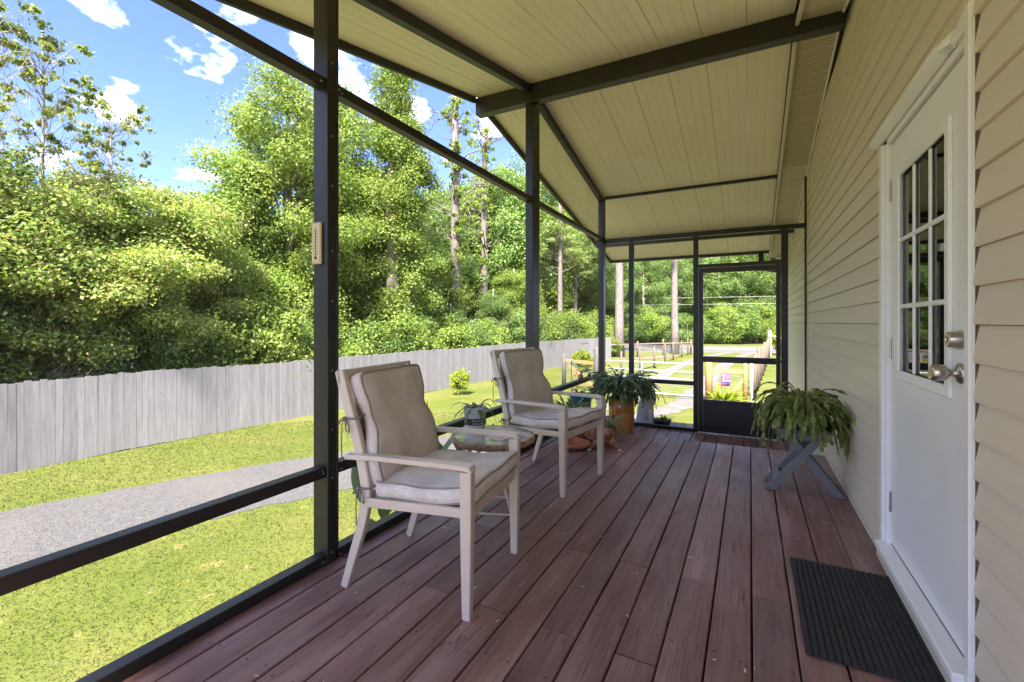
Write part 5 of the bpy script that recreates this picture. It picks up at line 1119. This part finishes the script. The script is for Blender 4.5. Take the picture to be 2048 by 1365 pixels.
def tree(key, x, y, s, label, cat='tree', group=None, sz=None, name='tree', rot=None):
    t = thing(name, label, cat, (x, y, GZ), trnd.uniform(0, 6.28) if rot is None else rot, group); t.scale = (s, s, sz or s)
    cm, tm_ = KIND[key]; inst('crown', cm, t); inst('trunk', tm_, t); return t
def treev(key, u, xx, vtop, label, k=1.0, depth=None, **kw):
    x, y = at_x(u, xx) if depth is None else at_depth(u, depth); w = -x * SY + y * CY
    need = EYE + (645 - vtop) / 910 * w - GZ; cm = KIND[key][0]; top = max(c[2] for c in cm_box(cm)); sz = need / top
    return tree(key, x, y, kw.pop('s', sz * k), label, sz=sz, **kw)
_bx = {}
def cm_box(me):
    if me.name not in _bx:
        a = np.empty(len(me.vertices) * 3, np.float32); me.vertices.foreach_get('co', a); a = a.reshape(-1, 3); _bx[me.name] = [np.percentile(a, 0, axis=0), np.percentile(a, 99.8, axis=0)]
    return _bx[me.name]
# --- along the fence (photo column, distance behind the fence line)
treev('maple', 95, -15.5, 345, 'young maple with pale slim trunk right behind the fence', 1.02, rot=1.0)
treev('whip', 88, -15.4, 60, 'sparse sapling with thin whips above the young maple', 0.8, rot=0.4)
treev('whip', 225, -16.4, 190, 'sparse sapling with thin whips right of the young maple', 0.75, rot=2.4)
treev('whip', -20, -14.6, -60, 'tall thin sapling beyond the pale trunked maple', 0.7, rot=4.4)
treev('maple', -60, -16.0, 330, 'spreading maple beyond the pale trunked sapling', 1.1, rot=2.0)
treev('broad2', -170, -15.5, 250, 'leafy tree behind the fence, past the maples', 1.0, rot=0.2)
for k, (u, xx, vt) in enumerate(((235, -15.6, 352), (325, -16.8, 372))): treev('maple', u, xx, vt, 'low bushy maple behind the fence left of the tall trees', 1.0, group='low maples behind the fence', rot=3 + k)
for u, xx, vt, ky in ((330, -27, 440, 'far2'), (395, -31, 415, 'far'), (445, -26, 440, 'far2'), (220, -30, 430, 'far'), (110, -28, 430, 'far2'), (20, -27, 430, 'far2')): treev(ky, u, xx, vt, 'distant leafy tree in the gap between the maples and the tall trees', group='distant trees in the gap')
treev('broad', 575, -16.8, 150, 'tall bright green tree behind the fence beside the near post', 0.92, rot=1.2)
treev('broad', 500, -17.6, 260, 'leaning bright tree left of the tallest tree', 0.9, rot=4.2)
treev('broad', 668, -18.4, 185, 'bright leafy tree rising just past the near post', 0.9, rot=2.2)
treev('broad2', 455, -18.6, 400, 'rounded dark green tree left of the tall bright tree', 1.0, rot=0.6)
treev('vine', 790, -15.6, 130, 'tall pine trunk wrapped in bright green vines', 0.98, rot=0.3)
treev('broad2', 725, -20.5, 330, 'dark green tree just left of the vine wrapped pine', 0.95, rot=1.9)
treev('snag', 912, -17.4, 200, 'bare limbed tall pine with ivy up its trunk', 0.95, rot=0.9)
treev('snag', 968, -21.5, 260, 'slender bare limbed pine behind the ivy clad one', 0.85, rot=4.0)
for u, xx, vt, ky in ((855, -24, 400, 'far'), (905, -27, 380, 'far2'), (950, -25, 430, 'far'), (1005, -24, 345, 'far2'), (1040, -20, 330, 'far'), (1085, -18, 420, 'far2'), (1115, -20, 440, 'far'), (1160, -17.5, 430, 'far'), (1060, -32, 360, 'far'), (1185, -24, 400, 'far2'), (760, -30, 400, 'far'), (975, -36, 380, 'far'), (880, -19, 520, 'far2'), (1030, -16.5, 540, 'far2')):
    treev(ky, u, xx, vt, 'leafy woodland tree behind the bare limbed pines', 0.9, group='woodland trees behind the pines')
for u, xx in ((1120, -14.5), (1150, -16.0), (1102, -18)): x, y = at_x(u, xx); tree('pine', x, y, 0.72, 'straight slim pine in the woods seen past the corner post', group='slim pines in the woods')
x, y = at_x(985, -14.3); tree('cedar', x, y, 0.98, 'bushy cedar behind the fence beneath the slim pine')
x, y = at_x(900, -14.6); tree('cedar', x, y, 0.78, 'small bushy cedar behind the fence right of the vines')
SL_ = 'leafy shrub growing over the top of the fence'
for i, (u, xx, s_, ky) in enumerate(((30, -14.2, 0.9, 'shrub'), (160, -14.3, 0.95, 'shrub2'), (215, -14.1, 0.85, 'shrub'), (270, -14.4, 1.0, 'shrub2'), (330, -14.2, 0.8, 'shrub'), (400, -14.6, 1.0, 'shrub2'), (455, -14.3, 1.1, 'shrub'), (510, -14.2, 1.3, 'shrub'), (565, -14.5, 1.25, 'shrub'), (615, -14.2, 1.1, 'shrub2'), (665, -14.2, 1.35, 'shrub'), (720, -14.1, 1.25, 'shrub2'), (770, -14.0, 1.3, 'shrub'), (815, -13.8, 1.25, 'shrub2'), (850, -13.8, 1.2, 'shrub'), (885, -13.6, 1.15, 'shrub'), (930, -13.6, 1.2, 'shrub2'), (965, -13.4, 1.25, 'shrub'), (1010, -13.3, 1.25, 'shrub2'), (1040, -13.1, 1.3, 'shrub2'), (1078, -13, 1.35, 'shrub'), (1110, -12.9, 1.4, 'shrub2'), (1140, -12.8, 1.45, 'shrub'), (1170, -12.6, 1.5, 'shrub2'), (1190, -12.3, 1.6, 'shrub'))):
    x, y = at_x(u, xx - (1.15 if u < 450 else 0.6)); s_ *= 1.25 if u < 450 else 1.05
    lb = ('leafy shrub behind the fence below the pale trunked maple' if u < 240 else 'leafy shrub behind the fence below the low maples' if u < 420 else 'rounded bright shrub behind the fence below the tall bright tree' if u < 640 else 'leafy shrub spilling over the fence below the vine wrapped pine' if u < 870 else 'leafy shrub behind the fence near the bushy cedars' if u < 1050 else 'leafy shrub over the far stretch of the fence below the slim pines')
    tree(ky, x, y, s_, lb, 'shrub', 'shrubs along the back of the fence', name='shrub', sz=s_ * trnd.uniform(0.95, 1.2))
# trees out of frame to the left and behind, seen in the door glass
for k, (xx, yy, ky, s_) in enumerate(((-15, -1.5, 'broad', 0.9), (-16, -7, 'broad2', 1.0), (-20, -14, 'far', 0.8), (-15.5, 1.5, 'maple', 1.2))): tree(ky, xx, yy, s_, 'leafy tree further along the back of the fence', group='trees further along the fence')
# far end: across the road and by the track
x, y, _ = ground(1238, 714); tree('pine', x, y, 1.12, 'big straight pine with pale bark by the garden bed', rot=0.5)
x, y, _ = ground(1350, 708); tree('pine', x, y, 0.98, 'straight reddish pine beside the road', rot=2.5)
FL_ = 'tall leafy tree in the woods across the road'
for u, w_, s_, ky in ((1175, 66, 1.0, 'far2'), (1210, 60, 0.95, 'far'), (1250, 70, 1.05, 'far2'), (1285, 63, 0.92, 'far'), (1325, 72, 1.1, 'far2'), (1360, 66, 0.95, 'far'), (1400, 74, 1.1, 'far2'), (1435, 68, 1.15, 'far'), (1475, 72, 1.2, 'far2'), (1510, 70, 1.15, 'far'), (1545, 76, 1.2, 'far2'), (1585, 80, 1.2, 'far'), (1140, 62, 1.05, 'far'), (1100, 66, 1.1, 'far2'), (1300, 84, 1.3, 'far'), (1380, 88, 1.35, 'far'), (1460, 90, 1.4, 'far'), (1540, 92, 1.4, 'far'), (1225, 82, 1.25, 'far'), (1060, 70, 1.1, 'far'), (1640, 88, 1.3, 'far2'), (1010, 72, 1.1, 'far')):
    x, y = at_depth(u, w_); tree(ky, x, y, s_, 'taller tree at the back of the woods across the road' if w_ > 78 else FL_, group='woods across the road')
for u, w_, s_, ky in ((1230, 59, 1.6, 'shrub'), (1262, 60, 1.7, 'shrub2'), (1295, 60.5, 2.0, 'shrub'), (1330, 61, 1.7, 'shrub2'), (1375, 63, 1.8, 'shrub2'), (1425, 64, 1.9, 'shrub2'), (1448, 63.5, 2.3, 'shrub'), (1480, 64.5, 2.4, 'shrub2'), (1512, 65, 2.4, 'shrub'), (1548, 66, 2.5, 'shrub2'), (1400, 64.5, 1.8, 'shrub2')):
    x, y = at_depth(u, w_); tree(ky, x, y, s_, 'rounded shrub at the edge of the woods across the road', 'shrub', 'roadside shrubs', name='shrub')
for u in (1450, 1522, 1290, 1320): x, y = at_depth(u, 69); tree('pine', x, y, 0.8, 'pine trunk standing among the woods across the road', group='pines across the road')
# small planting in the yard
x, y, _ = ground(918, 790); tree('yellowbush', x, y, 1.15, 'small yellow green bush alone on the lawn by the fence', 'shrub', name='shrub')
for u, v, s_ in ((1160, 745, 1.5), (1175, 742, 1.2)): x, y, _ = ground(u, v); tree('yellowbush', x, y, s_, 'yellow green bush near the fence beyond the weathered brace', 'shrub', 'yellow bushes beyond the brace', name='shrub')
tree('yellowbush', 2.6, 48.5, 2.6, 'bright round bush right of the pale corner post', 'shrub', name='shrub')
for u, v, s_ in ((1222, 714, 1.6), (1208, 712, 1.3)): x, y, _ = ground(u, v); tree('shrub', x, y, s_ * 0.45, 'flowering low shrub around the big pine', 'shrub', 'low shrubs by the big pine', name='shrub')
fn = thing('fern', 'bright yellow green fern clump in front of the pine brace', 'fern', (-0.82, 18.2, GZ)); rr = random.Random(6)
for k in range(70):
    a = rr.uniform(0, 6.28); e = rr.uniform(0.5, 1.35); ln = rr.uniform(0.55, 0.95); d = Vector((math.cos(a) * math.cos(e), math.sin(a) * math.cos(e), math.sin(e))); p = Vector((-0.82, 18.2, GZ)) + Vector((math.cos(a), math.sin(a), 0)) * 0.2 * rr.random(); mb = MB(); pts = []
    for i in range(8): pts.append(p.copy()); p = p + d * ln / 7; d = (d + Vector((0, 0, -0.17))).normalized()
    mb.ribbon(pts, [0.02, 0.07, 0.1, 0.11, 0.1, 0.075, 0.04, 0.005], (-math.sin(a), math.cos(a), 0), 0.2); mb.build('frond', M['leaf_yellow'], fn)
# dead brush behind the fence at the left
for k, (u, xx) in enumerate(((20, -14.6), (60, -14.7), (330, -14.6), (150, -14.7))):
    x, y = at_x(u, xx); o = thing('brush_pile', 'tangle of bare dead branches rising above the fence', 'dead branches', (x, y, GZ), 0, 'dead brush behind the fence'); mb = MB(); rr = random.Random(k + 60)
    for i in range(60):
        p = Vector((x + rr.uniform(-0.3, 0.3), y + rr.uniform(-0.9, 0.9), GZ)); pts = [p]; d = Vector((rr.uniform(-0.4, 0.4), rr.uniform(-0.6, 0.6), 1)).normalized()
        for j in range(6): p = p + d * rr.uniform(0.3, 0.5); pts.append(p); d = (d + Vector((rr.uniform(-0.35, 0.3), rr.uniform(-0.6, 0.6), rr.uniform(-0.45, 0.25)))).normalized()
        mb.tube(pts, [0.016, 0.014, 0.012, 0.010, 0.008, 0.006, 0.003], 4)
    mb.build('twigs', M['brush'], o)
# neighbour's building glimpsed through the leaves
nb = thing('neighbour_house', 'low pale grey neighbouring building glimpsed through the trees', 'building', (-24, 6, GZ))
for i in range(12):
    m_ = MB(); m_.box(-20.62 - 0.004 * 0, -20.58, -4, 15, GZ + 0.3 + 0.21 * i, GZ + 0.3 + 0.21 * i + 0.20); m_.v = [(x_ + (0.03 if z_ < GZ + 0.35 + 0.21 * i else 0), y_, z_) for x_, y_, z_ in m_.v]; m_.build('siding_board', M['neighbour'], nb)
m_ = MB(); m_.box(-27, -20.63, -4, 15, GZ, GZ + 2.85); m_.build('wall', M['neighbour'], nb)
m_ = MB(); m_.add([(-20.2, -4.3, GZ + 2.8), (-20.2, 15.3, GZ + 2.8), (-23.8, 15.3, GZ + 4.0), (-23.8, -4.3, GZ + 4.0), (-27.4, 15.3, GZ + 2.8), (-27.4, -4.3, GZ + 2.8)], [(0, 1, 2, 3), (3, 2, 4, 5), (0, 3, 5), (1, 4, 2), (0, 5, 4, 1)]); m_.build('roof', M['roofing'], nb)
for yy in (1.5, 6.5, 11):
    m_ = MB(); m_.box(-20.60, -20.53, yy, yy + 1.0, GZ + 1.2, GZ + 2.3); m_.build('window', M['glass'], nb)
# bird feeder stake and mailbox-like post by the weathered brace
bf = thing('bird_feeder', 'dark green bird feeder stake with small brown box', 'bird feeder', (*at_depth(1143, 19.5), GZ)); bx, by = at_depth(1143, 19.5)
m_ = MB(); m_.tube([(bx, by, GZ), (bx, by, GZ + 1.38)], 0.028, 8); m_.build('stake', M['greenplastic'], bf); m_ = MB(); m_.box(bx + 0.06, bx + 0.24, by - 0.09, by + 0.09, GZ + 0.78, GZ + 1.05); m_.build('box', M['figure'], bf, bevel=0.01); m_ = MB(); m_.bar((bx - 0.02, by, GZ + 1.36), (bx + 0.22, by, GZ + 1.12), 0.2, 0.02); m_.build('roof', M['greenplastic'], bf)
m_ = MB(); m_.tube([(bx + 0.15, by, GZ), (bx + 0.15, by, GZ + 0.78)], 0.02, 8); m_.build('leg', M['oldpost'], bf)
# power lines across the road
for i, (zz, yy) in enumerate(((4.4, 64.0), (3.5, 63.4))):
    w = thing('power_line', ('upper' if i == 0 else 'lower') + ' thin power line strung across the woods', 'power line', (0, yy, zz)); m_ = MB(); m_.tube([(-70 + 10 * k, yy - 7 + k, zz + 0.012 * (k - 7) ** 2) for k in range(15)], 0.009, 5); m_.build('wire', M['wire'], w)
# ------------------------------------------------------------------ lawn blades and loose stones near the porch
rg = np.random.default_rng(99); n = 130000
r_ = rg.random(n) ** 0.75; ang = rg.uniform(R(95), R(185), n); dist = 3.4 + 11.5 * r_
gx, gy = dist * np.cos(ang), dist * np.sin(ang) + 0.5
dp = np.array([[p.x, p.y] for p in smooth_path([(-11.6, -9, 0), (-10.2, -2, 0), (-9.3, 2.3, 0), (-7.75, 6.0, 0), (-5.6, 10.2, 0), (-4.2, 13.2, 0), (-3.6, 14.6, 0)], 12)])
dd = np.min(np.hypot(gx[:, None] - dp[:, 0], gy[:, None] - dp[:, 1]), 1); ok = (dd > 1.28 + 0.12 * rg.normal(size=n)) & (gx > -13) & (gx < -2.1); gx, gy, dist = gx[ok], gy[ok], dist[ok]; n = len(gx)
h = rg.uniform(0.012, 0.04, n); w = rg.uniform(0.003, 0.006, n) * (0.7 + dist / 12); a = rg.uniform(0, 6.28, n); lx, ly = rg.normal(size=n) * 0.028, rg.normal(size=n) * 0.028
V = np.stack([np.stack([gx - w * np.cos(a), gy - w * np.sin(a), np.full(n, GZ)], 1), np.stack([gx + w * np.cos(a), gy + w * np.sin(a), np.full(n, GZ)], 1), np.stack([gx + lx, gy + ly, GZ + h], 1)], 1).reshape(-1, 3)
me = bpy.data.meshes.new('grass'); me.vertices.add(3 * n); me.vertices.foreach_set('co', V.astype(np.float32).ravel()); me.loops.add(3 * n); me.loops.foreach_set('vertex_index', np.arange(3 * n, dtype=np.int32)); me.polygons.add(n); me.polygons.foreach_set('loop_start', np.arange(0, 3 * n, 3, dtype=np.int32)); me.materials.append(M['grass']); me.update()
tag(inst('grass', me), 'short yellow green lawn grass beside the porch', 'grass', kind='stuff')
st = MB(); rr = random.Random(31)
for k in range(2600):
    i = rr.randrange(8, len(dp) - 20); c = dp[i] + (dp[i + 1] - dp[i]) * rr.random(); nrm_ = np.array([-(dp[i + 1] - dp[i])[1], (dp[i + 1] - dp[i])[0]]); nrm_ /= np.linalg.norm(nrm_) + 1e-9; c = c + nrm_ * rr.gauss(0, 0.8); s_ = rr.uniform(0.008, 0.022)
    st.add([(c[0] + s_, c[1], GZ + 0.008), (c[0] - s_ * 0.6, c[1] + s_ * rr.uniform(0.5, 1), GZ + 0.008), (c[0] - s_ * 0.5, c[1] - s_ * rr.uniform(0.5, 1), GZ + 0.008), (c[0], c[1], GZ + 0.008 + s_ * rr.uniform(0.6, 1.1))], [(0, 1, 3), (1, 2, 3), (2, 0, 3)])
tag(st.build('loose_gravel', M['gravel']), 'loose grey stones scattered over the drive', 'gravel', kind='stuff')
